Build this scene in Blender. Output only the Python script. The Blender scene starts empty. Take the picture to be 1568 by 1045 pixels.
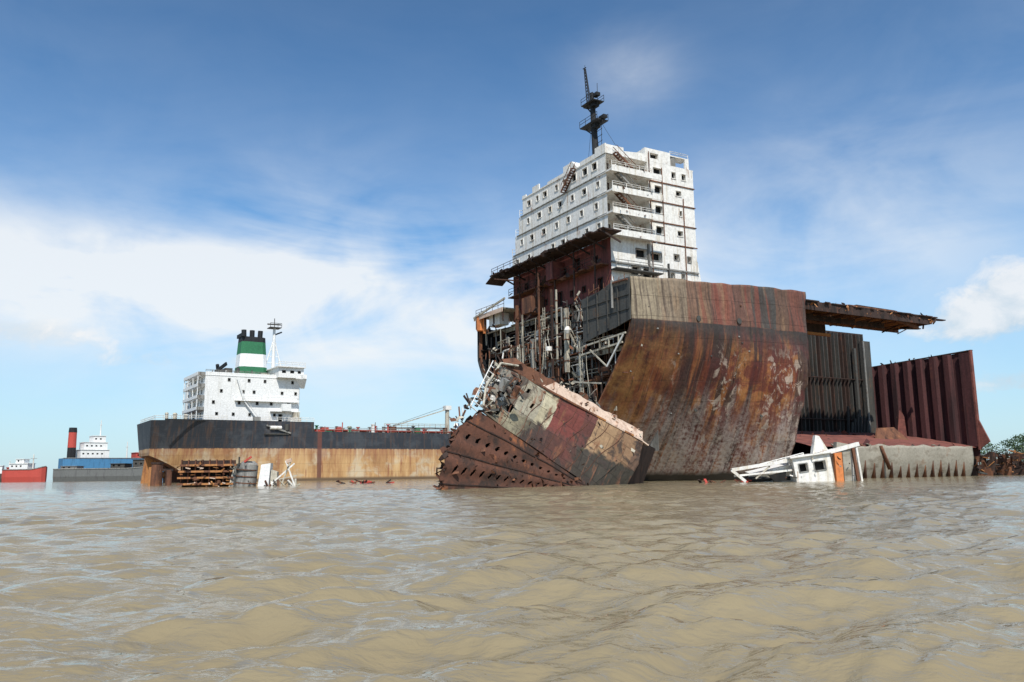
import bpy, math, random
import numpy as np
from mathutils import Vector, Matrix
random.seed(7); np.random.seed(7)
R=random.random
def U(a,b): return a+(b-a)*random.random()
scene=bpy.context.scene
COL=scene.collection

# ------------------------------------------------------------ node helpers
def nd(nt,typ,props=None,ins=None):
    n=nt.nodes.new(typ)
    for k,v in (props or {}).items(): setattr(n,k,v)
    for k,v in (ins or {}).items():
        if isinstance(v,bpy.types.NodeSocket): nt.links.new(v,n.inputs[k])
        else: n.inputs[k].default_value=v
    return n
def mth(nt,op,a,b=None,c=None,clamp=False):
    ins={0:a}
    if b is not None: ins[1]=b
    if c is not None: ins[2]=c
    return nd(nt,'ShaderNodeMath',{'operation':op,'use_clamp':clamp},ins).outputs[0]
def c4(c): return (c[0],c[1],c[2],1.0)
def mix(nt,f,a,b,blend='MIX'):
    A=a if isinstance(a,bpy.types.NodeSocket) else c4(a)
    B=b if isinstance(b,bpy.types.NodeSocket) else c4(b)
    return nd(nt,'ShaderNodeMix',{'data_type':'RGBA','blend_type':blend},{0:f,6:A,7:B}).outputs[2]
def ramp(nt,f,stops,interp='LINEAR'):
    n=nd(nt,'ShaderNodeValToRGB',None,{0:f}); cr=n.color_ramp; cr.interpolation=interp
    while len(cr.elements)>1: cr.elements.remove(cr.elements[-1])
    cr.elements[0].position=stops[0][0]; cr.elements[0].color=c4(stops[0][1]) if hasattr(stops[0][1],'__len__') else (stops[0][1],)*3+(1,)
    for p,c in stops[1:]:
        e=cr.elements.new(p); e.color=c4(c) if hasattr(c,'__len__') else (c,)*3+(1,)
    return n.outputs[0]
def mapr(nt,v,a,b,c=0.0,d=1.0):
    return nd(nt,'ShaderNodeMapRange',{'clamp':True},{0:v,1:a,2:b,3:c,4:d}).outputs[0]
def noise(nt,vec,scale=1.0,detail=5,rough=.6,dist=0.0):
    return nd(nt,'ShaderNodeTexNoise',None,{'Vector':vec,'Scale':scale,'Detail':detail,'Roughness':rough,'Distortion':dist}).outputs[0]
def mapg(nt,vec,scale=(1,1,1),loc=(0,0,0)):
    return nd(nt,'ShaderNodeMapping',None,{0:vec,1:loc,3:scale}).outputs[0]
def newmat(name):
    m=bpy.data.materials.new(name); m.use_nodes=True; nt=m.node_tree
    b=nt.nodes['Principled BSDF']; return m,nt,b
def obco(nt): return nd(nt,'ShaderNodeTexCoord').outputs['Object']

def weathered(name,base,dark,rust,dark_amt=.5,rust_amt=.4,streak=(1.1,1.1,.12),blot=.35,rough=.72,bump=.03,plates=None,off=0):
    m,nt,b=newmat(name); co=obco(nt)
    co=mapg(nt,co,(1,1,1),(off,off*.7,off*.3))
    n1=noise(nt,mapg(nt,co,streak),1,5,.65)
    n2=noise(nt,co,blot,6,.68,.3)
    n3=noise(nt,mapg(nt,co,(streak[0]*2.3,streak[1]*2.3,streak[2]*1.3),(11,3,5)),1,4,.6)
    lo=.68-.38*dark_amt
    c=mix(nt,mapr(nt,n1,lo,lo+.16),base,dark)
    lo=.72-.38*rust_amt
    c=mix(nt,mapr(nt,mth(nt,'ADD',mth(nt,'MULTIPLY',n2,.6),mth(nt,'MULTIPLY',n3,.4)),lo,lo+.09),c,rust)
    n4=noise(nt,co,3.1,5,.7)
    c=mix(nt,1.0,c,ramp(nt,n4,[(.25,.72),(.75,1.18)]),'MULTIPLY')
    h=mth(nt,'ADD',n2,mth(nt,'MULTIPLY',n4,.3))
    if plates:
        sx=nd(nt,'ShaderNodeSeparateXYZ',None,{0:co})
        xy=mth(nt,'ADD',sx.outputs[0],sx.outputs[1])
        cv=nd(nt,'ShaderNodeCombineXYZ',None,{0:xy,1:sx.outputs[2]}).outputs[0]
        br=nd(nt,'ShaderNodeTexBrick',{'offset':.35},{'Vector':cv,'Color1':(1,1,1,1),'Color2':(.85,.85,.85,1),'Mortar':(.5,.47,.42,1),'Scale':1.0,'Mortar Size':plates[2],'Brick Width':plates[0],'Row Height':plates[1]})
        c=mix(nt,.6,c,br.outputs[0],'MULTIPLY')
    nt.links.new(c,b.inputs['Base Color'])
    b.inputs['Roughness'].default_value=rough; b.inputs['Specular IOR Level'].default_value=.3
    bp=nd(nt,'ShaderNodeBump',None,{'Strength':.7,'Distance':bump*3,'Height':h})
    nt.links.new(bp.outputs[0],b.inputs['Normal'])
    return m

M={}
M['white']=weathered('peeling_white_paint',(.80,.78,.73),(.62,.56,.46),(.32,.15,.07),.46,.39,(2.0,2.0,.14),.5,.55,.01)
M['whiteclean']=weathered('white_ship_paint',(.80,.80,.78),(.64,.63,.59),(.38,.24,.14),.33,.24,(.8,.8,.07),.3,.5,.01)
M['red']=weathered('red_oxide_paint',(.19,.055,.045),(.07,.028,.023),(.24,.09,.055),.5,.4,(1.2,1.2,.15),.5,.75,.02)
M['dkrust']=weathered('dark_rust_steel',(.052,.032,.026),(.022,.016,.014),(.14,.06,.035),.5,.43,(1.0,1.0,.2),.6,.85,.03)
M['rust']=weathered('rust_steel',(.17,.076,.044),(.06,.032,.024),(.30,.13,.06),.5,.45,(1.0,1.0,.15),.5,.85,.03)
M['orange']=weathered('orange_rust_steel',(.42,.19,.07),(.18,.075,.045),(.52,.28,.13),.45,.4)
M['beige']=weathered('beige_machinery_paint',(.50,.46,.37),(.2,.17,.13),(.22,.11,.06),.5,.42,(2,2,.3),1.1)
M['grey']=weathered('grey_paint_steel',(.27,.265,.245),(.11,.105,.095),(.17,.10,.065),.5,.4,(1.5,1.5,.14),.6)
M['dkgrey']=weathered('dark_grey_steel',(.075,.073,.066),(.035,.034,.033),(.13,.08,.05),.5,.42,(1.6,1.6,.1),.5)
M['black']=weathered('black_paint_steel',(.022,.024,.027),(.012,.012,.013),(.06,.035,.022),.5,.3)
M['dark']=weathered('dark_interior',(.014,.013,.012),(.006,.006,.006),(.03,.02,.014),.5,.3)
M['greyhull']=weathered('scraped_grey_hull',(.34,.31,.25),(.17,.14,.10),(.24,.15,.09),.45,.34,(.25,.25,.6),.22,.8,.03,(14,4.5,.02))
M['pink']=weathered('pale_primer_deck',(.66,.50,.39),(.45,.30,.21),(.34,.16,.09),.42,.38,(.8,.8,.8),.9)
M['orangepaint']=weathered('orange_paint',(.65,.22,.07),(.35,.12,.05),(.3,.14,.08),.35,.3)
M['green']=weathered('green_funnel_paint',(.035,.17,.08),(.025,.10,.05),(.1,.07,.04),.35,.2)
M['blue']=weathered('blue_hull_paint',(.07,.22,.40),(.05,.14,.25),(.15,.10,.07),.4,.25)
M['hazegrey']=weathered('hazed_grey_hull',(.15,.155,.15),(.09,.09,.09),(.17,.12,.095),.4,.3)  # distance haze is put into this grey, not fading
M['hullred']=weathered('red_boat_paint',(.50,.08,.06),(.35,.07,.06),(.3,.12,.08),.3,.15)
M['redwall']=weathered('red_stained_bulkhead',(.080,.030,.030),(.034,.016,.017),(.14,.05,.035),.55,.36,(.9,.9,.06),.4,.85,.03)
M['redfloor']=weathered('red_tank_top',(.21,.075,.058),(.12,.046,.038),(.26,.13,.09),.5,.38,(.4,.4,.6),.5,.9,.03)

def main_hull_mat():
    m,nt,b=newmat('rusted_tanker_side_plating'); co=obco(nt)
    sp=nd(nt,'ShaderNodeSeparateXYZ',None,{0:co}); x,z=sp.outputs[0],sp.outputs[2]
    sx=mth(nt,'ADD',x,mth(nt,'MULTIPLY',z,.10))
    sc=nd(nt,'ShaderNodeCombineXYZ',None,{0:sx,1:0.0,2:z}).outputs[0]
    wob=noise(nt,co,.25,3,.6)
    st=noise(nt,mapg(nt,sc,(.55,1,.06)),1,7,.68)
    st2=noise(nt,mapg(nt,sc,(2.6,1,.12),(7,2,1)),1,6,.65)
    st3=noise(nt,mapg(nt,sc,(.8,1,.035),(3,8,2)),1,3,.5)
    st4=noise(nt,mapg(nt,sc,(4.5,1,.10),(1,6,4)),1,4,.6)
    bl=noise(nt,co,.33,8,.7,.5)
    fine=noise(nt,co,2.2,7,.72)
    low=ramp(nt,st,[(.32,(.045,.024,.02)),(.43,(.15,.042,.027)),(.50,(.26,.078,.036)),(.57,(.37,.145,.055)),(.64,(.16,.055,.035)),(.73,(.06,.035,.028))])
    low=mix(nt,mapr(nt,mth(nt,'ADD',mth(nt,'MULTIPLY',bl,.65),mth(nt,'MULTIPLY',st2,.35)),.51,.60),low,(.44,.19,.065))
    low=mix(nt,mth(nt,'MULTIPLY',mapr(nt,st3,.50,.56,0,.85),mapr(nt,x,5,9)),low,(.045,.030,.030))
    low=mix(nt,mapr(nt,st2,.56,.64,0,.8),low,(.042,.03,.028))
    low=mix(nt,mth(nt,'MULTIPLY',mapr(nt,x,9,15),mapr(nt,bl,.54,.47,0,.7)),low,(.14,.034,.03))
    low=mix(nt,mth(nt,'MULTIPLY',mapr(nt,st4,.60,.66,0,.6),mapr(nt,z,20,8)),low,(.40,.26,.17))
    edge=mth(nt,'MULTIPLY',mapr(nt,x,9,1),mapr(nt,bl,.44,.58,0,.7))
    low=mix(nt,edge,low,(.42,.21,.075))
    bandn=noise(nt,mapg(nt,sc,(.42,1,.02),(2.2,0,0)),1,1,.4)
    fl=noise(nt,mapg(nt,sc,(1.0,1,.62),(4,0,9)),1,6,.72,.6)
    pm=mapr(nt,fl,.53,.58)
    pm=mth(nt,'MULTIPLY',pm,mapr(nt,mth(nt,'ADD',bandn,mth(nt,'MULTIPLY',mth(nt,'SUBTRACT',bl,.5),.6)),.45,.54))
    pm=mth(nt,'MULTIPLY',pm,mth(nt,'MULTIPLY',mapr(nt,x,5,8),mapr(nt,z,18,15)))
    low=mix(nt,mth(nt,'MULTIPLY',pm,.85),low,(.52,.41,.33))
    zf=mth(nt,'ADD',z,mth(nt,'MULTIPLY',mth(nt,'SUBTRACT',st,.5),20))
    foot=mth(nt,'MULTIPLY',mapr(nt,zf,11,4),mapr(nt,mth(nt,'ADD',mth(nt,'MULTIPLY',fine,.5),mth(nt,'MULTIPLY',st2,.5)),.41,.53))
    low=mix(nt,mth(nt,'MULTIPLY',foot,.82),low,(.44,.38,.34))
    px=mth(nt,'DIVIDE',mth(nt,'ADD',x,mth(nt,'MULTIPLY',mth(nt,'SUBTRACT',st2,.5),.5)),28.0)
    pan=ramp(nt,px,[(0,(.31,.25,.17)),(.14,(.25,.19,.13)),(.27,(.20,.115,.075)),(.40,(.20,.085,.06)),(.52,(.15,.075,.055)),(.62,(.07,.063,.056)),(.76,(.14,.08,.055)),(.84,(.18,.072,.05)),(.94,(.12,.075,.06))],'CONSTANT')
    pan=mix(nt,mapr(nt,st2,.48,.62,0,.8),pan,(.06,.04,.032))
    pan=mix(nt,mapr(nt,st,.53,.66,0,.7),pan,(.33,.20,.11))
    pan=mix(nt,mth(nt,'MULTIPLY',mapr(nt,st3,.55,.6,0,.7),mapr(nt,x,6,9)),pan,(.20,.06,.04))
    zz=mth(nt,'ADD',z,mth(nt,'MULTIPLY',x,.018))
    up=mapr(nt,mth(nt,'ADD',zz,mth(nt,'MULTIPLY',wob,.25)),20.05,20.2)
    c=mix(nt,up,low,pan)
    belt=mth(nt,'MULTIPLY',mapr(nt,zz,14.5,19.8),mth(nt,'SUBTRACT',1.0,up))
    c=mix(nt,mth(nt,'MULTIPLY',belt,mapr(nt,st2,.38,.52,.1,.92)),c,(.045,.038,.034))
    c=mix(nt,mth(nt,'MULTIPLY',mth(nt,'MULTIPLY',mapr(nt,zz,18.0,19.9),mth(nt,'SUBTRACT',1.0,up)),.75),c,(.048,.041,.037))
    br=nd(nt,'ShaderNodeTexBrick',{'offset':.4},{'Vector':nd(nt,'ShaderNodeCombineXYZ',None,{0:x,1:z}).outputs[0],'Color1':(1,1,1,1),'Color2':(.75,.75,.75,1),'Mortar':(.3,.28,.25,1),'Scale':1.0,'Mortar Size':.03,'Brick Width':8.5,'Row Height':2.55})
    c=mix(nt,.45,c,br.outputs[0],'MULTIPLY')
    c=mix(nt,1.0,c,ramp(nt,fine,[(.25,.62),(.75,1.36)]),'MULTIPLY')
    c=mix(nt,mapr(nt,mth(nt,'ADD',z,wob),1.9,1.2),c,(.035,.03,.024))
    nt.links.new(c,b.inputs['Base Color']); b.inputs['Roughness'].default_value=.62; b.inputs['Specular IOR Level'].default_value=.35
    h=mth(nt,'ADD',mth(nt,'MULTIPLY',bl,.6),mth(nt,'MULTIPLY',fine,.35))
    h=mth(nt,'ADD',h,mth(nt,'MULTIPLY',st3,1.5))
    h=mth(nt,'ADD',h,mth(nt,'MULTIPLY',br.outputs[1],-.35))
    bp=nd(nt,'ShaderNodeBump',None,{'Strength':.8,'Distance':.16,'Height':h}); nt.links.new(bp.outputs[0],b.inputs['Normal'])
    return m
M['mainhull']=main_hull_mat()

def tanker_hull_mat():
    m,nt,b=newmat('tanker_black_and_rust_plating'); co=obco(nt)
    sp=nd(nt,'ShaderNodeSeparateXYZ',None,{0:co}); x,z=sp.outputs[0],sp.outputs[2]
    st=noise(nt,mapg(nt,co,(.35,.1,.06)),1,6,.68)
    st2=noise(nt,mapg(nt,co,(1.3,.1,.12),(4,4,4)),1,6,.65)
    bl=noise(nt,co,.16,7,.7,.4)
    low=ramp(nt,st,[(.3,(.28,.14,.06)),(.45,(.46,.26,.11)),(.55,(.58,.36,.16)),(.7,(.66,.47,.25))])
    low=mix(nt,mapr(nt,bl,.5,.62,0,.85),low,(.58,.48,.33))
    low=mix(nt,mapr(nt,st2,.55,.65,0,.85),low,(.30,.11,.055))
    low=mix(nt,mth(nt,'MULTIPLY',mapr(nt,z,5.0,8.6),mapr(nt,st2,.40,.56,.1,.85)),low,(.33,.14,.075))
    upc=mix(nt,mapr(nt,st2,.5,.62,0,.7),(.026,.032,.042),(.10,.06,.042))  # black raised towards blue-grey, distance haze painted into the colour
    upc=mix(nt,mapr(nt,bl,.50,.60,0,.7),upc,(.065,.073,.083))
    up=mapr(nt,mth(nt,'ADD',z,mth(nt,'MULTIPLY',st2,.8)),8.85,9.05)
    c=mix(nt,up,low,upc)
    s1=mth(nt,'MULTIPLY',mapr(nt,x,41.0,41.2),mapr(nt,x,42.4,42.2))
    c=mix(nt,mth(nt,'MULTIPLY',s1,.9),c,(.15,.055,.04))
    br=nd(nt,'ShaderNodeTexBrick',{'offset':.4},{'Vector':nd(nt,'ShaderNodeCombineXYZ',None,{0:x,1:z}).outputs[0],'Color1':(1,1,1,1),'Color2':(.8,.8,.8,1),'Mortar':(.45,.4,.35,1),'Scale':1.0,'Mortar Size':.04,'Brick Width':11,'Row Height':2.3})
    c=mix(nt,.6,c,br.outputs[0],'MULTIPLY')
    c=mix(nt,mapr(nt,z,1.1,.5),c,(.14,.09,.05))
    nt.links.new(c,b.inputs['Base Color']); b.inputs['Roughness'].default_value=.65
    bp=nd(nt,'ShaderNodeBump',None,{'Strength':.6,'Distance':.15,'Height':bl}); nt.links.new(bp.outputs[0],b.inputs['Normal'])
    return m
M['tankhull']=tanker_hull_mat()

def fallen_mat():
    m,nt,b=newmat('patched_fallen_plating'); co=obco(nt)
    dx=nd(nt,'ShaderNodeVectorMath',{'operation':'DOT_PRODUCT'},{0:co,1:(.66,.42,-.62)}).outputs['Value']
    dv=nd(nt,'ShaderNodeVectorMath',{'operation':'DOT_PRODUCT'},{0:co,1:(.17,.52,.838)}).outputs['Value']
    cv=nd(nt,'ShaderNodeCombineXYZ',None,{0:dx,1:dv,2:0.0}).outputs[0]
    bl=noise(nt,co,.5,7,.7,.4); fine=noise(nt,co,2.0,7,.72)
    st=noise(nt,mapg(nt,cv,(1.3,.25,1),(3,1,2)),1,6,.65)
    pl=nd(nt,'ShaderNodeTexBrick',{'offset':.5},{'Vector':cv,'Color1':(1,1,1,1),'Color2':(.62,.57,.49,1),'Mortar':(.25,.2,.16,1),'Scale':1.0,'Mortar Size':.05,'Brick Width':2.3,'Row Height':1.9})
    a=mth(nt,'ADD',dx,mth(nt,'MULTIPLY',mth(nt,'SUBTRACT',bl,.5),1.0))
    f=mapr(nt,a,25.5,45.0)
    base=ramp(nt,f,[(0,(.28,.26,.22)),(.10,(.16,.13,.10)),(.16,(.42,.39,.30)),(.29,(.50,.45,.31)),(.38,(.20,.052,.04)),(.56,(.13,.045,.035)),(.64,(.42,.27,.15)),(.78,(.30,.18,.10)),(.93,(.17,.10,.065))],'CONSTANT')
    lowc=ramp(nt,mth(nt,'ADD',f,mth(nt,'MULTIPLY',bl,.3)),[(.15,(.08,.055,.042)),(.32,(.34,.31,.21)),(.45,(.055,.042,.032)),(.66,(.15,.05,.038)),(.76,(.06,.048,.036)),(1.0,(.055,.047,.034))])
    k=mth(nt,'ADD',dv,mth(nt,'MULTIPLY',mth(nt,'SUBTRACT',bl,.5),3.5))
    k=mth(nt,'SUBTRACT',k,mth(nt,'MULTIPLY',f,2.6))
    c=mix(nt,mapr(nt,k,46.9,46.5),base,lowc)
    c=mix(nt,.65,c,pl.outputs[0],'MULTIPLY')
    c=mix(nt,mapr(nt,bl,.54,.60,0,.85),c,(.05,.034,.027))
    c=mix(nt,mapr(nt,st,.57,.65,0,.8),c,(.22,.09,.045))
    c=mix(nt,1.0,c,ramp(nt,fine,[(.25,.6),(.75,1.3)]),'MULTIPLY')
    nt.links.new(c,b.inputs['Base Color']); b.inputs['Roughness'].default_value=.75
    bp=nd(nt,'ShaderNodeBump',None,{'Strength':.8,'Distance':.18,'Height':mth(nt,'ADD',bl,mth(nt,'MULTIPLY',fine,.4))}); nt.links.new(bp.outputs[0],b.inputs['Normal'])
    return m
M['fallen']=fallen_mat()
M['fallenrust']=weathered('fallen_bottom_rust',(.12,.052,.033),(.042,.028,.022),(.28,.105,.045),.55,.43,(.5,.5,.5),.4,.85,.05)

# ------------------------------------------------------------ mesh builder
class MB:
    def __init__(s): s.v=[];s.f=[];s.m=[];s.mats=[]
    def mi(s,m):
        if m not in s.mats: s.mats.append(m)
        return s.mats.index(m)
    def add(s,vs,fs,m):
        o=len(s.v); s.v+= [tuple(p) for p in vs]; k=s.mi(m)
        for f in fs: s.f.append(tuple(i+o for i in f)); s.m.append(k)
    def box(s,x0,x1,y0,y1,z0,z1,m):
        s.add([(x0,y0,z0),(x1,y0,z0),(x1,y1,z0),(x0,y1,z0),(x0,y0,z1),(x1,y0,z1),(x1,y1,z1),(x0,y1,z1)],
              [(0,3,2,1),(4,5,6,7),(0,1,5,4),(1,2,6,5),(2,3,7,6),(3,0,4,7)],m)
    def frame(s,p0,p1,up=None):
        p0=Vector(p0);p1=Vector(p1);d=(p1-p0).normalized()
        up=Vector(up) if up else Vector((0,0,1))
        if abs(d.dot(up))>.98: up=Vector((1,0,0))
        a=d.cross(up).normalized(); b=a.cross(d).normalized(); return p0,p1,a,b
    def beam(s,p0,p1,w,h,m,up=None):
        p0,p1,a,b=s.frame(p0,p1,up); a=a*w/2;b=b*h/2
        s.add([p0-a-b,p0+a-b,p0+a+b,p0-a+b,p1-a-b,p1+a-b,p1+a+b,p1-a+b],[(0,1,2,3),(7,6,5,4),(0,4,5,1),(1,5,6,2),(2,6,7,3),(3,7,4,0)],m)
    def tube(s,p0,p1,r0,m,r1=None,n=8,cap=True):
        r1=r0 if r1 is None else r1
        p0,p1,a,b=s.frame(p0,p1); vs=[]
        for p,r in((p0,r0),(p1,r1)):
            for i in range(n):
                t=2*math.pi*i/n; vs.append(p+a*r*math.cos(t)+b*r*math.sin(t))
        fs=[(i,(i+1)%n,n+(i+1)%n,n+i) for i in range(n)]
        if cap: fs+=[tuple(range(n-1,-1,-1)),tuple(range(n,2*n))]
        s.add(vs,fs,m)
    def pipe(s,pts,r,m,n=6):
        for a,b in zip(pts[:-1],pts[1:]): s.tube(a,b,r,m,n=n)
    def scrap(s,p,size,m):
        p=Vector(p); a=Vector((U(-1,1),U(-1,1),U(-1,1))).normalized()*size*U(.5,1.2); b=a.cross(Vector((U(-1,1),U(-1,1),U(-1,1)))).normalized()*size*U(.25,.6)
        c=a.cross(b).normalized()*size*U(-.35,.35)
        s.add([p-a-b*U(.4,1),p-a*.9+b*U(.4,1),p+c-b*U(.7,1.2),p+c+b*U(.7,1.2),p+a*U(.7,1.1)-b*U(.2,1),p+a+b*U(.2,.9)],[(0,1,3,2),(2,3,5,4)],m)
    def sheet(s,fn,nu,nv,m,mf=None):
        vs=[fn(i/nu,j/nv) for j in range(nv+1) for i in range(nu+1)]
        o=len(s.v); s.v+=[tuple(p) for p in vs]
        for j in range(nv):
            for i in range(nu):
                a=o+j*(nu+1)+i; mm=m if mf is None else mf((i+.5)/nu,(j+.5)/nv)
                if mm is None: continue
                s.f.append((a,a+1,a+nu+2,a+nu+1)); s.m.append(s.mi(mm))
    def slab(s,pts,n,th,m):
        n=Vector(n)*th; k=len(pts); P=[Vector(p) for p in pts]
        s.add(P+[p+n for p in P],[tuple(range(k-1,-1,-1)),tuple(range(k,2*k))]+[(i,(i+1)%k,k+(i+1)%k,k+i) for i in range(k)],m)
    def wall(s,o,u,v,W,H,ops,m,back='dark',depth=.35,inn=None,frame=None):
        o=Vector(o);u=Vector(u).normalized();v=Vector(v).normalized()
        n=Vector(inn) if inn else -(u.cross(v))
        xs=sorted({0,W}|{max(0,min(W,a)) for q in ops for a in(q[0],q[2])}); zs=sorted({0,H}|{max(0,min(H,a)) for q in ops for a in(q[1],q[3])})
        for i in range(len(xs)-1):
            for j in range(len(zs)-1):
                cx=(xs[i]+xs[i+1])/2;cz=(zs[j]+zs[j+1])/2
                if any(q[0]<cx<q[2] and q[1]<cz<q[3] for q in ops): continue
                s.add([o+u*xs[i]+v*zs[j],o+u*xs[i+1]+v*zs[j],o+u*xs[i+1]+v*zs[j+1],o+u*xs[i]+v*zs[j+1]],[(0,1,2,3)],m)
        for q in ops:
            c=[o+u*q[0]+v*q[1],o+u*q[2]+v*q[1],o+u*q[2]+v*q[3],o+u*q[0]+v*q[3]]; d=[p+n*depth for p in c]
            s.add(c+d,[(i,(i+1)%4,4+(i+1)%4,4+i) for i in range(4)],m)
            s.add(d,[(0,1,2,3)],back)
            if frame:
                for a,bb in((0,1),(1,2),(2,3),(3,0)):
                    s.beam(c[a]-n*.04,c[bb]-n*.04,.1,.1,frame)
    def rail(s,pts,m,h=1.1,sp=1.8,r=.045):
        for a,b in zip(pts[:-1],pts[1:]):
            a=Vector(a);b=Vector(b);L=(b-a).length;k=max(1,int(L/sp))
            for i in range(k+1):
                p=a+(b-a)*i/k; s.tube(p,p+Vector((0,0,h)),r,m,n=4,cap=False)
            for hh in(h,h*.55): s.tube(a+Vector((0,0,hh)),b+Vector((0,0,hh)),r,m,n=4,cap=False)
    def stair(s,p0,p1,w,m,n=10):
        p0=Vector(p0);p1=Vector(p1);w=Vector(w)
        for q in(Vector((0,0,0)),w):
            s.beam(p0+q,p1+q,.08,.28,m)
            s.beam(p0+q+Vector((0,0,1)),p1+q+Vector((0,0,1)),.06,.06,m)
        for i in range(n+1):
            c=p0+(p1-p0)*i/n; s.beam(c,c+w,.28,.05,m)
            if i%3==0:
                for q in(Vector((0,0,0)),w): s.tube(c+q,c+q+Vector((0,0,1)),.03,m,n=4)
    def build(s,name,parent=None,smooth=False,solid=0):
        me=bpy.data.meshes.new(name); me.from_pydata(s.v,[],s.f); me.update()
        for k in s.mats: me.materials.append(M[k])
        me.polygons.foreach_set('material_index',s.m)
        if smooth: me.polygons.foreach_set('use_smooth',[True]*len(s.f))
        ob=bpy.data.objects.new(name,me); COL.objects.link(ob)
        if parent: ob.parent=parent
        if solid:
            md=ob.modifiers.new('s','SOLIDIFY'); md.thickness=solid; md.offset=0
        return ob
def empty(name,loc,rz=0):
    e=bpy.data.objects.new(name,None); e.location=loc; e.rotation_euler=(0,0,math.radians(rz)); COL.objects.link(e); return e
def ngrid(seed,n=64):
    rs=np.random.RandomState(seed); return rs.rand(n)
def jag(seed,amp,f=1.0):
    g=ngrid(seed)
    def h(x):
        x=x*f; i=int(math.floor(x)); t=x-i
        return (g[i%64]*(1-t)+g[(i+1)%64]*t-.5)*2*amp
    return h

# ============================================================ MAIN SHIP (being broken up)
ship=empty('beached_ship_stern',(14.8,100,0),30)
BR=41.0
def tS(x,z):
    e=min(1.2,max(0,x/27.0)); T=-3.7*(1-(max(0,1-e))**1.6)
    zk=20-3*e; d=18-12*e; ex=1.25+.35*e
    return T+(d*max(0,(zk-z)/zk)**ex if z<zk else 0)
j0=jag(3,.12,.7); j1=jag(5,.25,1.1)
mb=MB()
def fs(u,v):
    z=-2+27.3*v; x=27*u+(j1(z) if u>.99 else 0)
    zz=z+(j0(x) if v>.99 else 0)
    dent=.05*math.sin(x*2.3+.4*math.sin(z*.9))*math.sin(z*.7+x*.2)+.05*math.sin(x*.9+z*1.3)+.05*math.sin(x*1.7)
    return (x,tS(x,z)+dent,zz)
mb.sheet(fs,110,90,'mainhull')
mb.build('starboard_shell',ship,True,.18)
mb=MB()
def fp(u,v):
    z=-2+27.3*v; x=27*u; return (x,BR-tS(x,z),z)
mb.sheet(fp,30,40,'black')
mb.build('port_shell',ship,True,.18)
mb=MB()
for x in (0.35,3.5,7,10.5,14,17.5,21,24.5,26.6):
    for sgn in(0,1):
        for k in range(22):
            z0=-1+k*1.18; z1=z0+1.18
            y0=tS(x,z0)+.45;y1=tS(x,z1)+.45
            if sgn: y0=BR-y0;y1=BR-y1
            mb.beam((x,y0,z0),(x,y1,z1),.16,.55,'rust' if x<1 else 'dkrust')
for z in(3,6,9,12,15,18,21.5):
    mb.beam((.3,tS(0,z)+.5,z),(26,tS(26,z)+.5,z),.5,.15,'dkrust')
    mb.beam((.3,BR-tS(0,z)-.5,z),(26,BR-tS(26,z)-.5,z),.5,.15,'dkrust')
mb.build('hull_frames',ship)
mb=MB()
for (x,z,r) in((9.2,20.4,.28),(15.3,20.4,.28),(21,8.5,.2),(12,9.2,.2)):
    y=tS(x,z)-.16; mb.tube((x,y,z),(x,y+.1,z),r,'dark',n=12); mb.tube((x,y-.03,z+.0),(x,y+.05,z),r*1.35,'dkgrey',n=12)
for i in range(14):
    x=U(1,26);z=U(6,24); y=tS(x,z)-.15; mb.box(x,x+.22,y-.06,y+.1,z,z+.16,random.choice(['grey','rust','dkgrey','rust']))
mb.build('shell_fittings',ship)

# transom remnant plate
mb=MB()
pts=[(-.1,0,25.2),(-.1,0,19.9),(-.1,3,19.3),(-.1,6.5,18.9),(-.1,10.2,18.3),(-.1,10.1,22),(-.1,10.4,24.2),(-.1,6.2,24.6),(-.1,3.4,25.3)]
mb.slab(pts,(-1,0,0),.15,'dkgrey')
for y in(2.2,4.4,6.6,8.8): mb.box(-.42,-.26,y,y+.12,19.4,24.4,'dkgrey')
for z in(21.2,23): mb.box(-.36,-.27,.1,10,z,z+.1,'dkgrey')
mb.tube((-.5,0,24.9),(-.5,3,25),.12,'rust'); mb.tube((-.5,6,25),(-.5,8,24.7),.1,'rust')
for i in range(8):
    mb.tube((-.15,1+i*1.1,24.6),(-.15,1+i*1.1,25.7+U(-.3,.3)),.05,'rust',n=4)
mb.tube((-.5,3.2,25.4),(-.5,3.2,21.8),.16,'grey')
mb.build('transom_plate',ship)

# decks and engine room
mb=MB()
levels=[(24.9,1.6),(21.2,.9),(17.6,.5),(13.8,1.0),(10.0,.6),(6.4,.4)]
for k,(z,xa) in enumerate(levels):
    y0=tS(3,z)+.5;y1=BR-y0
    nseg=18; jj=jag(20+k,1.0,1.0)
    for i in range(nseg):
        a=y0+(y1-y0)*i/nseg; b_=y0+(y1-y0)*(i+1)/nseg
        c=('rust','dkrust','beige','rust','grey','rust')[(i*7+k*3)%6]
        mb.box(xa+abs(jj(i))*1.6,25.8,a,b_-.003,z-.14-.004*(i%2),z+.004*(i%2),c)
        if (i+k)%3: mb.box(xa+.5+abs(jj(i))*1.6,10,a+.3,a+.42,z-.65,z-.16,'dkrust')
    mb.box(xa+1.5,xa+1.65,y0,y1,z-.85,z-.17,'rust' if k%2 else 'beige')
mb.build('engine_room_decks',ship)
mb=MB()
ops=[(3,1,4.6,3.4),(9,1.2,10,3.2),(15,.8,16.2,3),(20,6,22,9),(12,6,14,8),(6,11,8,13.5),(17,11,19,13),(23,12,24,14),(26,2,27.2,4)]
mb.wall((8.5,6,4),(0,1,0),(0,0,1),30,20.8,ops,'grey',inn=(1,0,0))
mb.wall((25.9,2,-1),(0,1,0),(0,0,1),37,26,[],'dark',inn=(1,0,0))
mb.build('engine_room_bulkhead',ship)
mb=MB()
cols=['beige','grey','rust','dkrust','beige','dkgrey','rust','rust','grey','dkgrey','dkrust','white']
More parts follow.
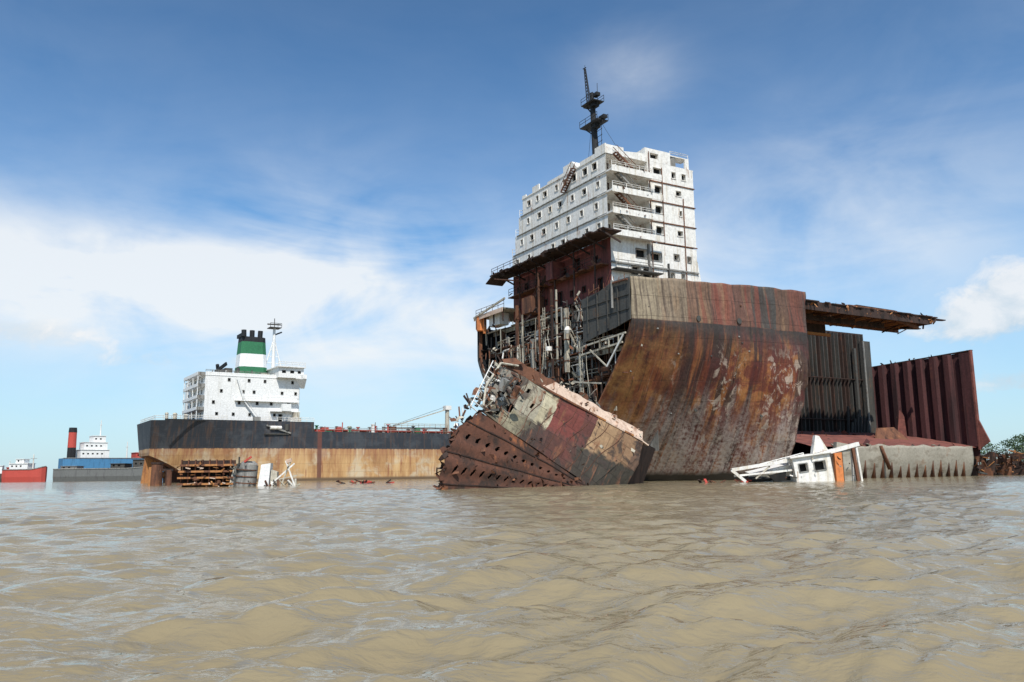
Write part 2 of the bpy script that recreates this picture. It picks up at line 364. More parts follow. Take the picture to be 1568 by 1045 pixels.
for k,(z,xa) in enumerate(levels):
    if k==0: continue
    y0=tS(1,z)+1.0;y1=BR-y0; H=3.6
    for i in range(18):
        y=y0+(y1-y0)*(i+U(0,.7))/18; x=xa+U(.0,2); mb.tube((x,y,z),(x+U(-.2,.2),y+U(-.2,.2),z+H),U(.05,.15),random.choice(cols),n=6)
    for i in range(26):
        y=U(y0,y1-2);x=xa+U(.2,3.6);w=U(.5,1.7);h=U(.5,2.1);d=U(.5,1.4);c=random.choice(cols)
        t=R()
        if t<.4:
            mb.box(x,x+d,y,y+w,z,z+h,c); mb.box(x-.08,x,y+w*.2,y+w*.8,z+h*.3,z+h*.7,'dark'); mb.tube((x+d/2,y+w/2,z+h),(x+d/2,y+w/2,z+h+U(.4,1.2)),.12,c)
            mb.box(x-.12,x+d+.1,y-.1,y+w+.1,z+h,z+h+.08,random.choice(cols))
        elif t<.7:
            r=U(.25,.65); mb.tube((x,y,z),(x,y,z+h+.6),r,c,n=14); mb.tube((x,y,z+h+.6),(x,y,z+h+.9),r,c,r1=r*.4,n=14); mb.tube((x,y,z+h*.5),(x,y,z+h*.5+.12),r+.07,'dkrust',n=14)
        else:
            r=U(.25,.55); mb.tube((x,y,z+r+.3),(x,y+w+1.0,z+r+.3),r,c,n=14); mb.tube((x,y-.15,z+r+.3),(x,y,z+r+.3),r*.5,c,r1=r,n=14)
            mb.box(x-r*.6,x+r*.6,y+.3,y+.5,z,z+.5,c);mb.box(x-r*.6,x+r*.6,y+w+.5,y+w+.7,z,z+.5,c)
    for i in range(26):
        y=U(y0,y1-5);x=xa+U(-.3,1.6);zz=z+U(1.8,3.4);L=U(1.5,7);c=random.choice(cols); r=U(.04,.14)
        mb.pipe([(x,y,z+U(0,1.5)),(x,y,zz),(x,min(y+L,y1),zz+U(-.15,.15)),(x+U(-.3,.6),min(y+L,y1),zz-U(.5,2.5))],r,c)
    for i in range(26):
        y=U(y0,y1); mb.scrap((xa+U(-.5,1.2),y,z+U(-.9,.9)),U(.3,.9),random.choice(['rust','dkrust','beige','grey']))
    mb.rail([(xa+.2,y0+U(0,3),z),(xa+.2,y0+U(7,12),z)],random.choice(['beige','white']))
    mb.rail([(xa+.2,y0+U(14,17),z),(xa+.2,y1-U(2,6),z)],random.choice(['beige','grey']))
    ya=U(y0+3,y1-5); mb.stair((xa+.6,ya,z),(xa+.6,ya+2.6,z+3.6),(.7,0,0),'beige',8)
mb.build('engine_room_machinery',ship)
mb=MB()
for (y,x,w,z0,z1,c) in [(14.9,.2,.5,15,24,'beige'),(18.7,.3,.28,12,27.5,'dkrust'),(24,.3,.6,12,21,'grey'),(29,.5,.4,14,27,'rust'),(33,.2,.8,13,18,'grey'),(12.2,.6,.35,9,19,'beige'),(21.5,-.1,.22,14,30.5,'rust'),(16.8,-.1,.2,17,27,'beige'),(26.3,-.1,.2,15,25,'beige')]:
    mb.box(x,x+w,y,y+w,z0,z1,c)
    for q in range(3): mb.box(x-.06,x+w+.06,y-.06,y+w+.06,z0+(z1-z0)*(q+.5)/3,z0+(z1-z0)*(q+.5)/3+.15,'rust')
for z in(18.4,17.3): mb.beam((-.1,tS(0,z)+.4,z),(-.1,tS(0,z)+9.5,z-.5),.16,.22,'beige')
for yv in (2.6,4.6,6.6): mb.beam((-.13,yv,18.3),(-.13,yv+.1,17.0),.14,.16,'beige')
mb.beam((-.15,1.6,18.2),(-.15,5.2,14.6),.14,.24,'white'); mb.beam((-.15,5.2,14.6),(-.15,8.8,17.2),.12,.18,'beige')
mb.beam((-.12,6.6,12.6),(-.12,13,13.4),.14,.2,'beige'); mb.beam((-.12,8.4,10.2),(-.12,14,10.8),.14,.2,'grey')
for i in range(9): mb.scrap((-.3,6.5+U(0,5),9.5+U(-1,3)),U(.4,1.0),random.choice(['white','beige','grey','rust']))
mb.tube((-.4,13.6,20.6),(-.4,13.6,21.1),.5,'white',r1=.25,n=14); mb.tube((-.4,13.6,20.1),(-.4,13.6,20.6),.25,'white',r1=.5,n=14); mb.tube((-.4,13.6,21.1),(-.4,13.6,24.8),.05,'dkgrey')
mb.tube((-.3,18.6,18.4),(-.3,18.6,19.0),.45,'white',n=14)
mb.box(-.5,8,31.5,41.2,26.9,27.1,'beige'); mb.box(-.6,-.5,31.5,41.2,26.4,27.1,'pink')
for y in(32,35,38,41): mb.tube((-.2,y,25),(-.2,y,27),.14,'dkrust')
mb.tube((0,39.8,24.6),(0,39.8,26.9),.75,'orangepaint',n=16); mb.tube((0,39.8,26.9),(0,39.8,27.6),.85,'rust',r1=.3,n=16)
mb.box(.3,2,34,37.5,24.9,26.8,'white'); mb.box(-.1,.3,38.4,38.9,24,26.9,'orangepaint')
mb.beam((-.6,41.2,26.9),(-.7,30.5,28.3),.2,.3,'beige')
mb.rail([(-.3,31.5,27.1),(-.3,41,27.1)],'dkrust')
for (y,z0,z1) in((20,16,25),(27.5,12,20.5),(10.8,11,18)):
    for d in(0,.5): mb.tube((0,y+d,z0),(0,y+d,z1),.05,'beige',n=4)
    for q in range(int((z1-z0)/.45)): mb.tube((0,y,z0+q*.45),(0,y+.5,z0+q*.45),.035,'beige',n=4)
for i in range(24):
    y=U(8,38); z=U(16,25); mb.pipe([(-.1,y,z),(-.15,y+U(-.4,.4),z-U(1,2.5)),(-.1,y+U(-1,1),z-U(3,6))],.045,random.choice(['black','beige']),n=4)
for i in range(110):
    y=U(9,40); z=random.choice([24.9,21.2,17.6,13.8,10])+U(-.8,.5); x=U(-.2,1.4)
    mb.beam((x,y,z),(x+U(-.8,.3),y+U(-1.3,1.3),z+U(-1.2,1.0)),U(.06,.18),U(.05,.3),random.choice(['rust','dkrust','beige','grey','rust','dkrust']))
mb.build('stern_cut_debris',ship)

# ---------------- accommodation block
Z=[32.9,35.9,38.9,41.8,44.5]; YP=[33.2,32.2,31.0,29.7]; XA=2.35;XF=18.0;YS=7.3
mb=MB()
for k in range(4):
    z0=Z[k]+.12;z1=Z[k+1]; W=YP[k]-YS; H=z1-z0; ops=[]
    y=1.6+(.5 if k%2 else 0)
    while y<W-1.6:
        w_=.85+(.3 if R()<.3 else 0)
        if k==3 and y<10: ops.append((y,H*.36,y+1.25,H*.36+1.15))
        else: ops.append((y,H*.38,y+w_,H*.38+.95))
        y+=(3.1 if k!=3 else 2.6)+U(-.3,.5)
    if k==0: ops=[o for i,o in enumerate(ops) if i not in(2,5)]
    mb.wall((XA,YS,z0),(0,1,0),(0,0,1),W,H,ops,'white',inn=(1,0,0),frame='white',depth=.3)
    mb.wall((XA,YP[k],z0),(1,0,0),(0,0,1),XF-XA,H,[],'white',inn=(0,-1,0))
    mb.wall((XF,YS,z0),(0,1,0),(0,0,1),W,H,[(3*i+1,1,3*i+2.4,2) for i in range(7)],'white',inn=(-1,0,0))
    mb.wall((XA+.02,YS+2.2,z0),(1,0,0),(0,0,1),7.13,H,[(1.0,.1,1.9,2.1),(3.6,1,4.4,1.9),(5.6,.9,6.6,2.0)],'white',inn=(0,1,0),frame='rust',depth=.5)
    mb.wall((9.5,YS,z0),(1,0,0),(0,0,1),XF-9.5,H,[(1.1,H*.4,2.5,H*.4+1.15),(5.0+.5*(k%2),H*.45,6.1,H*.45+.85)] if k<3 else [(.9,.9,2.6,2.0),(4.3,.9,5.2,1.9),(6.2,.9,7.1,1.9)],'white',inn=(0,1,0),frame='white',depth=.5)
    mb.wall((9.5,YS,z0),(0,1,0),(0,0,1),2.2,H,[(.7,.1,1.5,2.1)],'white',inn=(1,0,0))
    mb.box(XA-.15,9.49,YS-1.3,YS+2.19,Z[k]-.15,Z[k]+.1,'white')
    mb.box(XA-.15,10.9,YS-1.4,YS-1.3,Z[k]-.3,Z[k]+.55,'white')
    mb.box(XA-.16,XA-.02,YS+.1,YP[k]+.5,Z[k]-.04,Z[k]+.08,'grey')
    mb.box(XA-.02,XF+.15,YP[k],YP[k]+.9,Z[k]-.08,Z[k]+.1,'white')
    mb.box(9.6,XF+.12,YS-.12,YS,Z[k]-.05,Z[k]+.09,'rust')
    mb.rail([(XA-.1,YS-1.35,Z[k]+.55),(9.4,YS-1.35,Z[k]+.55)],'white',h=.6)
    mb.rail([(XA-.1,YP[k]+.8,Z[k]+.1),(XF,YP[k]+.8,Z[k]+.1)],'white')
    mb.stair((7.0,YS-1.05,Z[k]+.1),(3.4,YS-1.05,Z[k+1]-.05),(0,.8,0),'rust' if k%2 else 'grey')
mb.box(XA-.1,XF+.1,YS+.001,YP[3]+.1,44.5,44.7,'white')
mb.box(XA-.12,XA+.1,YS,YS+2.4,44.5,45.9,'white'); mb.box(XA+.1,5.4,YS-.02,YS+.2,44.5,45.8,'white')
mb.slab([(5.4,YS,44.6),(9.2,YS,44.6),(9.2,YS,45.7),(5.4,YS,45.3)],(0,1,0),.2,'white')
mb.wall((9.2,YS-.01,44.7),(1,0,0),(0,0,1),4.6,1.9,[(.9,.5,2.4,1.3)],'white',inn=(0,1,0),depth=.6)
mb.box(9.2,13.8,YS+.7,YS+3.5,44.7,46.5,'white'); mb.box(9.2,9.4,YS,YS+.7,44.7,46.6,'white')
mb.tube((14.6,YS+.9,44.7),(14.6,YS+.9,46.2),.75,'grey',n=14); mb.box(13.8,17.4,YS+.1,YS+1.8,46.2,46.35,'white'); mb.box(16.7,17.4,YS+.1,YS+.4,44.6,46.2,'white')
mb.rail([(13.9,YS+.1,46.35),(17.3,YS+.1,46.35)],'white',h=.6)
for (a,b_,h) in((7.35+2.4,13.5,.55),(16.2,17.8,1.25),(17.8,22.2,.35),(24.6,26.6,.9),(28.6,29.7,.4)):
    mb.box(XA-.05,XA+.12,a,b_,44.7,44.7+h,'white')
mb.slab([(XA,14.2,44.7),(XA,16.2,44.7),(XA,16.2,46.1),(XA,15.6,46.1)],(1,0,0),2,'white')
mb.tube((8,26,44.7),(8,26,46.6),.06,'grey'); mb.tube((6,20.2,44.7),(6,20.2,47.2),.06,'grey')
mb.stair((2.3,17.5,41.9),(2.3,14.6,44.6),(-.7,0,0),'rust')
for (x,y,z0,z1) in((12.0,YS-.16,33,44),(15.8,YS-.16,27,40),(9.7,YS-.2,26,46)): mb.tube((x,y,z0),(x,y,z1),.07,'rust',n=6)
for i in range(30):
    mb.scrap((U(XA,9),YS-1.3+U(-.2,.2),random.choice(Z[:4])+U(-.2,.6)),U(.15,.4),random.choice(['rust','white','dkrust']))
mb.build('white_upper_tiers',ship)
mb=MB()
jj=jag(41,.5,.9)
n=26
for i in range(n):
    a=4.4+30.3*i/n;b_=4.4+30.3*(i+1)/n
    mb.box(-1.2+abs(jj(i))*1.6,XA-.03,a,b_-.003,32.55+.004*(i%2),32.75+.004*(i%2),'dkrust')
    if i%3==0: mb.beam((-1,a+.3,32.5),(XA,a+.3,31.2),.1,.25,'dkrust')
    mb.scrap((-1.0+abs(jj(i))*1.6,a,32.6),U(.4,.9),'dkrust')
mb.slab([(-1.1,33.5,32.6),(-1.1,36,31.6),(2,36,31.6),(2,33.5,32.6)],(0,0,1),.15,'dkrust')
mb.slab([(-1.2,28,30.6),(-1.2,33,31.8),(1,33,31.8),(1,28,30.6)],(0,0,1),.12,'rust')
ops=[(2,.3,3.1,2.3),(6,1,6.9,1.9),(9,1,9.9,1.9),(12,.2,13.1,2.3),(16,1,16.9,1.9),(19,1,19.9,1.9),(22,.2,23,2.2),
     (3,4.6,3.9,5.5),(7.3,4.2,8.4,6.2),(10.8,4.6,11.7,5.5),(14.5,4.6,15.4,5.5),(18,4.2,19,6.3),(21.6,4.6,22.5,5.5),(24,4.5,24.9,5.4)]
mb.wall((XA+.3,YS,25.2),(0,1,0),(0,0,1),26,7.4,ops,'red',inn=(1,0,0),frame='dkrust')
for i in range(20):
    a=YS+.5+25*i/20; mb.box(.9+abs(jj(i*1.7))*1.6,XA+.28,a,a+1.248,28.85+.004*(i%2),29.0+.004*(i%2),'rust')
    if i%4==1: mb.tube((1.2,a,25),(1.2,a,32.5),.12,'dkrust')
    mb.scrap((1.0,a,28.9+U(-.3,.5)),U(.3,.8),random.choice(['rust','dkrust','red']))
mb.rail([(.9,9,29),(.9,17,29)],'dkrust'); mb.rail([(.9,22,29),(.9,32,29)],'dkrust')
mb.rail([(-1.1,26,32.75),(-1.1,34,32.75)],'dkrust',h=.9)
mb.stair((1.2,27,25),(1.2,23,29),(.8,0,0),'rust')
mb.box(.5,2.5,18.5,20.3,29,31.6,'red'); mb.box(.2,2.6,24.2,26.8,25.1,27.6,'rust')
mb.box(XA+.3,XF,33.3,33.5,25.2,32.6,'red'); 
mb.wall((XA+.3,YS-.02,25.2),(1,0,0),(0,0,1),XF-XA-.3,7.55,[(3.4,2.6,5.0,3.9),(5.4,2.4,7.0,3.8),(10.2,2.6,11.0,3.7),(12.3,2.7,12.9,3.7),(4.2,5.1,6.2,6.4),(6.8,5.0,8.8,6.2),(11,5.5,12,6.4),(13.5,5.4,14.2,6.3)],'white',inn=(0,1,0),frame='grey',depth=.7)
mb.box(XA+.1,XF+.1,YS-.25,YS-.03,29.1,29.3,'grey'); mb.box(8.9,9.2,YS-.25,YS-.03,25.2,32.4,'grey'); mb.box(12.4,12.6,YS-.3,YS-.03,25.2,30,'dkgrey')
mb.box(2.5,10.5,YS-1.4,YS-.05,28.0,28.15,'dkgrey'); mb.rail([(2.5,YS-1.3,28.15),(10.5,YS-1.3,28.15)],'grey')
mb.slab([(XF,YS,25.2),(XF+1.2,YS,25.2),(XF+.1,YS,31)],(0,1,0),.2,'white')
mb.build('lower_tiers',ship)

# radar mast
mb=MB()
mx,my=5.8,14.2
P=lambda z:Vector((mx-.02*(z-45),my+.03*(z-45),z))
mb.tube(P(44.6),P(56.0),.58,'black',r1=.38,n=10)
mb.beam(P(44.6)+Vector((0,-1.2,0)),P(50),.12,.3,'black')
for z,w in((51.9,2.2),(55.2,1.5)):
    c=P(z); mb.box(c.x-1,c.x+1,c.y-w,c.y+w,c.z,c.z+.14,'black')
    for d in(-1,1): mb.rail([(c.x+d,c.y-w,c.z+.1),(c.x+d,c.y+w,c.z+.1)],'black',h=1,sp=1.3)
    for sg in(-1,1): mb.beam(c+Vector((0,sg*w*.9,0)),c+Vector((0,0,-1.6)),.14,.14,'black')
    mb.box(c.x-.5,c.x+.5,c.y-1,c.y-.2,c.z-.6,c.z,'black')
c=P(51.9)
for i in range(5): mb.tube((c.x,c.y-.3,47+i*.9),(c.x,c.y-2.0,47.1+i*.9),.05,'black',n=4)
mb.tube((c.x,c.y-1.7,46.6),(c.x,c.y-1.9,51.9),.05,'black',n=4)
mb.box(c.x-.35,c.x+.35,c.y-2.9,c.y-1.7,52.1,52.5,'black')
b=P(55.4)+Vector((0,.75,0)); t=Vector((b.x,b.y+.9,61.6))
offs=[Vector((.35,0,0)),Vector((-.2,.32,0)),Vector((-.2,-.32,0))]
for o in offs: mb.tube(b+o,t+o*.35,.07,'black',n=5)
for i in range(12):
    f0=i/12;f1=(i+1)/12
    for q in range(3):
        mb.tube(b.lerp(t,f0)+offs[q]*(1-.65*f0),b.lerp(t,f1)+offs[(q+1)%3]*(1-.65*f1),.04,'black',n=4)
mb.box(b.x-.5,b.x+.5,b.y-.6,b.y+.9,55.15,55.3,'black'); mb.tube(P(55),P(57.0),.3,'black')
mb.beam(t+Vector((0,-.3,.1)),t+Vector((0,.5,.2)),.1,.1,'black'); mb.tube(t,t+Vector((0,0,.6)),.04,'black',n=4)
mb.box(b.x-.4,b.x+.3,my-1.3,my-.3,56.0,56.5,'black'); mb.tube((b.x,my-1,55.4),(b.x,my-1,58),.05,'black',n=4)
for yy in(-2.5,2.4):
    mb.tube(P(54.5),(mx+1.5,my+yy*2,44.7),.025,'black',n=4)
mb.build('radar_mast',ship)

# ---------------- cut-away cargo part
mb=MB()
mb.box(26,63.6,15,15.15,1,24.9,'dkrust')
x=26.6
while x<63: mb.box(x,x+.14,14.45,14.998,2,24.6,'dkgrey' if int(x)%3 else 'dkrust'); x+=.95
for z in(9.5,16.5): mb.box(26,63.4,14.1,14.44,z,z+.12,'dkrust')
mb.box(61.6,63.6,13.7,14.4,5,23.4,'dkgrey'); mb.box(59.5,60.0,13.9,14.4,5,22,'dkgrey'); mb.box(61.55,61.75,13.5,13.7,5,23.3,'grey')
for i in range(7): mb.beam((56+i*.8,13.7,6),(56.5+i*.8,13.7,9+U(0,3)),.3,.3,'dkgrey')
pts=[]
seq=[(0,0),(.85,0),(1.2,.75),(2.05,.75),(2.4,0)]
y=-3.6
while y<15:
    for a,b_ in seq[:-1]:
        if y+a<14.9: pts.append((64.75-b_,y+a))
    y+=2.4
pts=[(64.75,-3.4),(64.75,-1.6)]+[p for p in pts if p[1]>-1.5]
jt=jag(9,.12,1)
for (xa,ya),(xb,yb) in zip(pts[:-1],pts[1:]):
    za=19.4+jt(ya)-.03*ya; zb_=19.4+jt(yb)-.03*yb
    mb.add([(xa,ya,3),(xb,yb,3),(xb,yb,zb_),(xa,ya,za)],[(0,1,2,3)],'redwall')
mb.box(64.3,64.9,-3.65,-3.4,4,19.6,'redfloor'); mb.box(64.3,64.5,-3.4,-1.7,4.5,19.3,'redwall')
mb.beam((64.8,-3.6,19.6),(64.8,14.8,19.0),.5,.18,'dkrust')
for i in range(12): mb.scrap((64.6,-3+U(0,17),19.3+U(-.2,.3)),U(.2,.5),'dkrust')
mb.slab([(64.4,-3.6,9),(64.4,-5.2,5.2),(64.4,-3.6,4.2)],(1,0,0),.3,'redfloor')
jf=jag(13,.3,.6)
def ff(u,v):
    x=27+37.4*u; return (x,-3.1+18.0*v,4.35+3.2*v**.8+(.2*jf(x+v*9) if v>.02 else 0))
mb.sheet(ff,90,20,'redfloor')
for i in range(26):
    x=U(28,63);v=U(.05,.95);y=-3+18*v;z=4.4+3.1*v
    mb.scrap((x,y,z+.15),U(.3,1.0),random.choice(['redfloor','rust','dkrust','redfloor','redwall']))
mb.slab([(58,6,6),(60.5,6,6),(60.2,6,9.6),(59.2,6,11)],(1,.3,0),.2,'redfloor')
mb.slab([(50,4,5.5),(57,3,5.5),(56,5,7.8),(52,5,7.6)],(0,1,0),.3,'rust')
mb.build('cargo_hold_bulkheads',ship)
mb=MB(); jl=jag(15,.35,.5)
def fg(u,v):
    x=31+31*u; z=-1.5+6.0*v
    return (x,-3.8+1.5*max(0,(3.2-z)/4.5)**1.8+.07*math.sin(x*1.1)*math.sin(z)+.06*math.sin(x*.37),z+(.6*jl(x)-.15*jl(x*2.3)-.5*max(0,(36-x)/5) if v>.95 else 0))
mb.sheet(fg,90,14,'greyhull')
for i in range(15): mb.box(33+i*1.9,33.12+i*1.9,-3.7,-3.2,0,3.9,'rust')
for i in range(40): mb.scrap((U(31,62),-3.6+U(0,.8),4.3+U(-.2,.3)),U(.2,.6),random.choice(['greyhull','rust','redfloor','dkrust']))
mb.beam((40,-4.0,4.4),(41.5,-4.1,1.2),.5,.1,'rust')
mb.build('low_side_shell',ship,True,.12)
# deck girder strip
mb=MB(); js=jag(17,.8,.6); ZT=24.3
n=40
for i in range(n):
    xa=26.9+30*i/n;xb=26.9+30*(i+1)/n
    zz=ZT-.004*(i%2); w=-3.7+abs(js(i))*.9*(i>3)
    mb.box(xa,xb-.002,w,5.0+js(i+3),zz-.16,zz,'dkrust')
    if i%2==0: mb.box(xa+.3,xa+.42,-3.2,4.8,ZT-1.0-abs(js(i))*.4,ZT-.17,'rust' if i%4 else 'orange')
    mb.scrap((xa,w+.1,zz+U(-.9,.15)),U(.2,.55),random.choice(['rust','dkrust','orange']))
mb.box(27,55,-3.3,-3.1,ZT-1.3,ZT-.17,'dkrust'); mb.box(27,49,.2,.45,ZT-1.8,ZT-.17,'dkrust'); mb.box(27,57,3.4,3.6,ZT-1.4,ZT-.17,'rust')
mb.box(27,42,4.5,4.9,ZT-2.9,ZT-2.5,'orange'); mb.box(27,41,4.6,4.8,ZT-2.5,ZT-.17,'dkrust')
mb.box(38,49,-2.2,1,ZT+.01,ZT+.5,'rust')
mb.beam((41,-1,ZT+.7),(50,-1,ZT+.6),.4,.5,'dkrust'); mb.beam((45,-3,ZT-.6),(54,-2,ZT-1.7),.3,.5,'rust')
for i in range(50):
    x=U(28,57); mb.beam((x,U(-3.5,4),ZT-.6),(x+U(-.6,.9),U(-3.6,4),ZT-.5+U(-1.3,.5)),U(.08,.3),U(.05,.2),random.choice(['rust','dkrust','orange']))
for (a,b_,y,z) in((56,60.2,-3,ZT),(55.5,59,.5,ZT-.9),(56,58.5,3,ZT-.3)): mb.slab([(a,y,z-.25),(b_,y+.3,z-.15),(b_,y+.9,z-.15),(a,y+1.6,z-.25)],(0,0,1),.14,'dkrust')
mb.beam((27.2,14.8,24.7),(27.2,-3.5,24.7),.5,.8,'dkrust')
mb.build('deck_girder_strip',ship)

scrap=empty('rusty_scrap_wreckage',(76.5,134,0),12)
mb=MB()
def scr(u,v):
    x=-7+16*u; return (x,-1.5+.6*math.sin(x*2)+.9*(1-v),-.6+(4.2+jl(x*3)*1.6-.10*max(0,x-4)**1.2)*v)
mb.sheet(scr,60,10,'rust',lambda u,v: None if (math.sin(u*70)*math.sin(v*19+u*8)>.80 and v>.3) else ('rust' if math.sin(u*23+v*3)>0 else 'dkrust'))
for i in range(80):
    x=U(-7,9);z=U(.2,3.5); mb.beam((x,U(-2.3,.6),z),(x+U(-1.6,1.6),U(-2.6,1),z+U(-.9,.9)),U(.1,.4),U(.05,.25),random.choice(['rust','dkrust','dkrust','orange','dkgrey']))
    if i%2: mb.scrap((x,U(-2.3,.6),z),U(.3,1),random.choice(['rust','dkrust','rust']))
mb.build('torn_plates',scrap)

# ============================================================ FALLEN STERN PIECE
fal=empty('fallen_hull_section',(0,0,0))
P1=Vector((-6.5,71.7,-.4));P2=Vector((11.7,88,-.3));P3=Vector((-2.9,76,6.9));P4=Vector((7.6,84,-.2));P5=Vector((-.9,80,11.6));P6=Vector((14.0,90,4.5));P7=Vector((-4.7,74.2,5.6));P8=Vector((-5.75,72.4,2.7))
mb=MB()
def bil(a,b,c,d,amp=0.0,seed=1):
    j=jag(seed,amp,6); k=jag(seed+1,amp,5)
    def f(u,v):
        p=a*(1-u)*(1-v)+b*u*(1-v)+c*u*v+d*(1-u)*v
        n=(b-a).cross(d-a).normalized(); return p+n*(j(u+v*.7)+k(v-u*.4))
    return f
bf=bil(P3,P4,P6,P5,.12,51)
def bhole(u,v):
    for a,b_,ra,rb in((.06,.55,.025,.13),(.115,.75,.02,.10),(.16,.35,.02,.10),(.10,.2,.018,.08),(.2,.82,.012,.05),(.27,.6,.01,.05)):
        if ((u-a)/ra)**2+((v-b_)/rb)**2<1: return None
    return 'fallen'
mb.sheet(bf,110,34,'fallen',bhole)
mb.sheet(bil(P4,P2,(P2+P6)/2+Vector((.5,.2,0)),P6,.05,53),10,10,'fallen')
mb.build('side_plating',fal,False,.12)
mb=MB()
nv=Vector((-.45,-.85,.2))
for u in (.17,.3,.41,.52,.63,.75,.87):
    for q in range(10): mb.beam(bf(u+.01*math.sin(q),q/10)+nv*.1,bf(u+.01*math.sin(q+1),(q+1)/10)+nv*.1,.10,.06,'fallenrust')
for i in range(36): 
    u=U(.05,1);v=U(0,1); mb.scrap(bf(u,v)+nv*.15,U(.15,.5),random.choice(['rust','fallenrust','dkrust','beige']))
mb.build('seam_straps',fal)
mb=MB()
def curve_face(u,v):
    top=P3.lerp(P4,u); bot=P1.lerp(P4+Vector((-.6,-1.2,-.4)),u)
    if v<.4: l=P1.lerp(P8,v/.4)
    elif v<.85: l=P8.lerp(P7,(v-.4)/.45)
    else: l=P7.lerp(P3,(v-.85)/.15)
    straight0=P1.lerp(P3,v)
    p=bot.lerp(top,v)+(l-straight0)*(1-u)**2
    n=Vector((-.45,-.8,-.1)); return p+n*(.5*math.sin(math.pi*v)*(1-u)+.12*math.sin(u*17)*math.sin(v*9))+Vector((.12*math.sin(v*23),0,0))*(1-u)
holes=[(.08+.064*i,.76-.006*i,.012,.045) for i in range(13)]+[(.07+.055*i,.30-.004*i,.011,.05) for i in range(14)]
def hmat(u,v):
    for a,b_,ra,rb in holes:
        if ((u-a-(v-b_)*.08)/ra)**2+((v-b_)/rb)**2<1: return None
    return 'fallenrust'
mb.sheet(curve_face,220,80,'fallenrust',hmat)
mb.build('bottom_plating',fal,False,.15)
mb=MB()
def inner(u,v): return curve_face(u,v)+Vector((.7,1.3,-.1))
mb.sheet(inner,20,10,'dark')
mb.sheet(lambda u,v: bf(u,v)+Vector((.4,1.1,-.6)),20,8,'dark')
for v in(.12,.5,.9):
    for i in range(30):
        a=curve_face(i/30,v)+Vector((-.08,-.15,0));b_=curve_face((i+1)/30,v)+Vector((-.08,-.15,0)); mb.beam(a,b_,.2,.1,'dkrust')
for i in range(13):
    u=.05+.064*i
    for q in range(6):
        v0=.4+.05*q; mb.beam(curve_face(u,v0)+Vector((-.06,-.12,0)),curve_face(u,v0+.05)+Vector((-.06,-.12,0)),.08,.16,'fallenrust')
for i in range(60): mb.scrap(curve_face(R(),R())+Vector((-.1,-.25,0)),U(.15,.5),random.choice(['rust','fallenrust','dkrust']))
for i in range(26): v=R(); mb.scrap(curve_face(0,v)+Vector((-.1,.1,0)),U(.3,.8),random.choice(['rust','fallenrust','dkrust']))
Q=[p+Vector((2.5,6.5,-.6)) for p in(P1,P2,P6,P5,P7)]
mb.add([Q[0],Q[1],Q[2],Q[3],Q[4]],[(0,1,2,3,4)],'dkrust')
mb.add([P2,P6,Q[2],Q[1]],[(0,1,2,3)],'dkrust')
mb.build('inner_structure',fal)
mb=MB()
T5=P5+Vector((1.9,1.6,.55));T6=P6+Vector((.3,1.5,1.15))
jr=jag(61,.3,9)
def st(u,v):
    a=P5.lerp(P6,u)+Vector((0,.05,.03)); b_=T5.lerp(T6,u); p=a.lerp(b_,v)
    return p+Vector((0,0,jr(u*3)*.4*v))
mb.sheet(st,50,3,'pink',lambda u,v:'pink' if u>.25 else 'rust')
for i in range(14):
    a=P5.lerp(P6,i/14)+Vector((0,-.06,.1));b_=P5.lerp(P6,(i+1)/14)+Vector((0,-.06,.1+U(-.05,.05))); mb.beam(a,b_,.15,.18,'rust' if i<9 else ('pink' if i%3 else 'orange'))
for i in range(34):
    u=R(); p=st(u,R())
    mb.scrap(p+Vector((0,0,.1)),U(.15,.45),random.choice(['pink','rust','pink','beige','rust']))
mb.beam(P6+Vector((-.8,0,.6)),P6+Vector((.6,.3,-.4)),.6,.12,'pink')
mb.build('ridge_deck',fal)
mb=MB()
for i in range(60):
    u=U(-.02,.15);v=U(.1,1.05); p=P3*(1-u)*(1-v)+P4*u*(1-v)+P6*u*v+P5*(1-u)*v+Vector((-.25,-.45,.1))
    mb.beam(p,p+Vector((U(-.9,.9),U(-.4,.6),U(-.8,.8))),U(.05,.15),U(.05,.25),random.choice(['white','beige','grey','dkgrey','rust','rust']))
    mb.scrap(p,U(.2,.6),random.choice(['white','beige','grey','dkgrey','rust','rust','dkrust']))
for i in range(40):
    t=R(); p=P7.lerp(P5,t)+Vector((U(-.8,.4),U(-.3,1.5),U(-.3,.5)))
    mb.beam(p,p+Vector((U(-.7,.6),U(-.4,.6),U(.0,1.1))),U(.05,.12),U(.05,.2),random.choice(['white','beige','grey','rust','dkrust','orange']))
    mb.scrap(p,U(.2,.6),random.choice(['white','beige','grey','rust','dkrust']))
c=P5.lerp(P3,.55)+Vector((.9,-.5,0)); 
mb.tube(c,c+Vector((.5,-.3,1.0)),.4,'grey',n=12); mb.tube(c+Vector((1.2,-.1,-.6)),c+Vector((1.6,-.4,.3)),.3,'rust',n=12)
mb.pipe([P3+Vector((.2,-.6,.5)),P5.lerp(P3,.5)+Vector((-.6,-.6,.2)),P5+Vector((-.2,-.4,.3)),P5+Vector((1.5,.4,.1))],.11,'beige')
mb.slab([P5+Vector((.2,0,.1)),P5+Vector((2.0,1,.4)),P5+Vector((1.2,1,1.0)),P5+Vector((-.1,.4,.8))],(0,1,0),.3,'rust')
for i in range(9):
    p=P3.lerp(P5,i/9)+Vector((-.35,-.5,0)); mb.tube(p,p+Vector((-.6,-.2,.5)),.05,'white',n=4)
mb.pipe([P3.lerp(P5,i/9)+Vector((-.95,-.7,.5)) for i in range(10)],.05,'white')
mb.build('deck_fittings',fal)

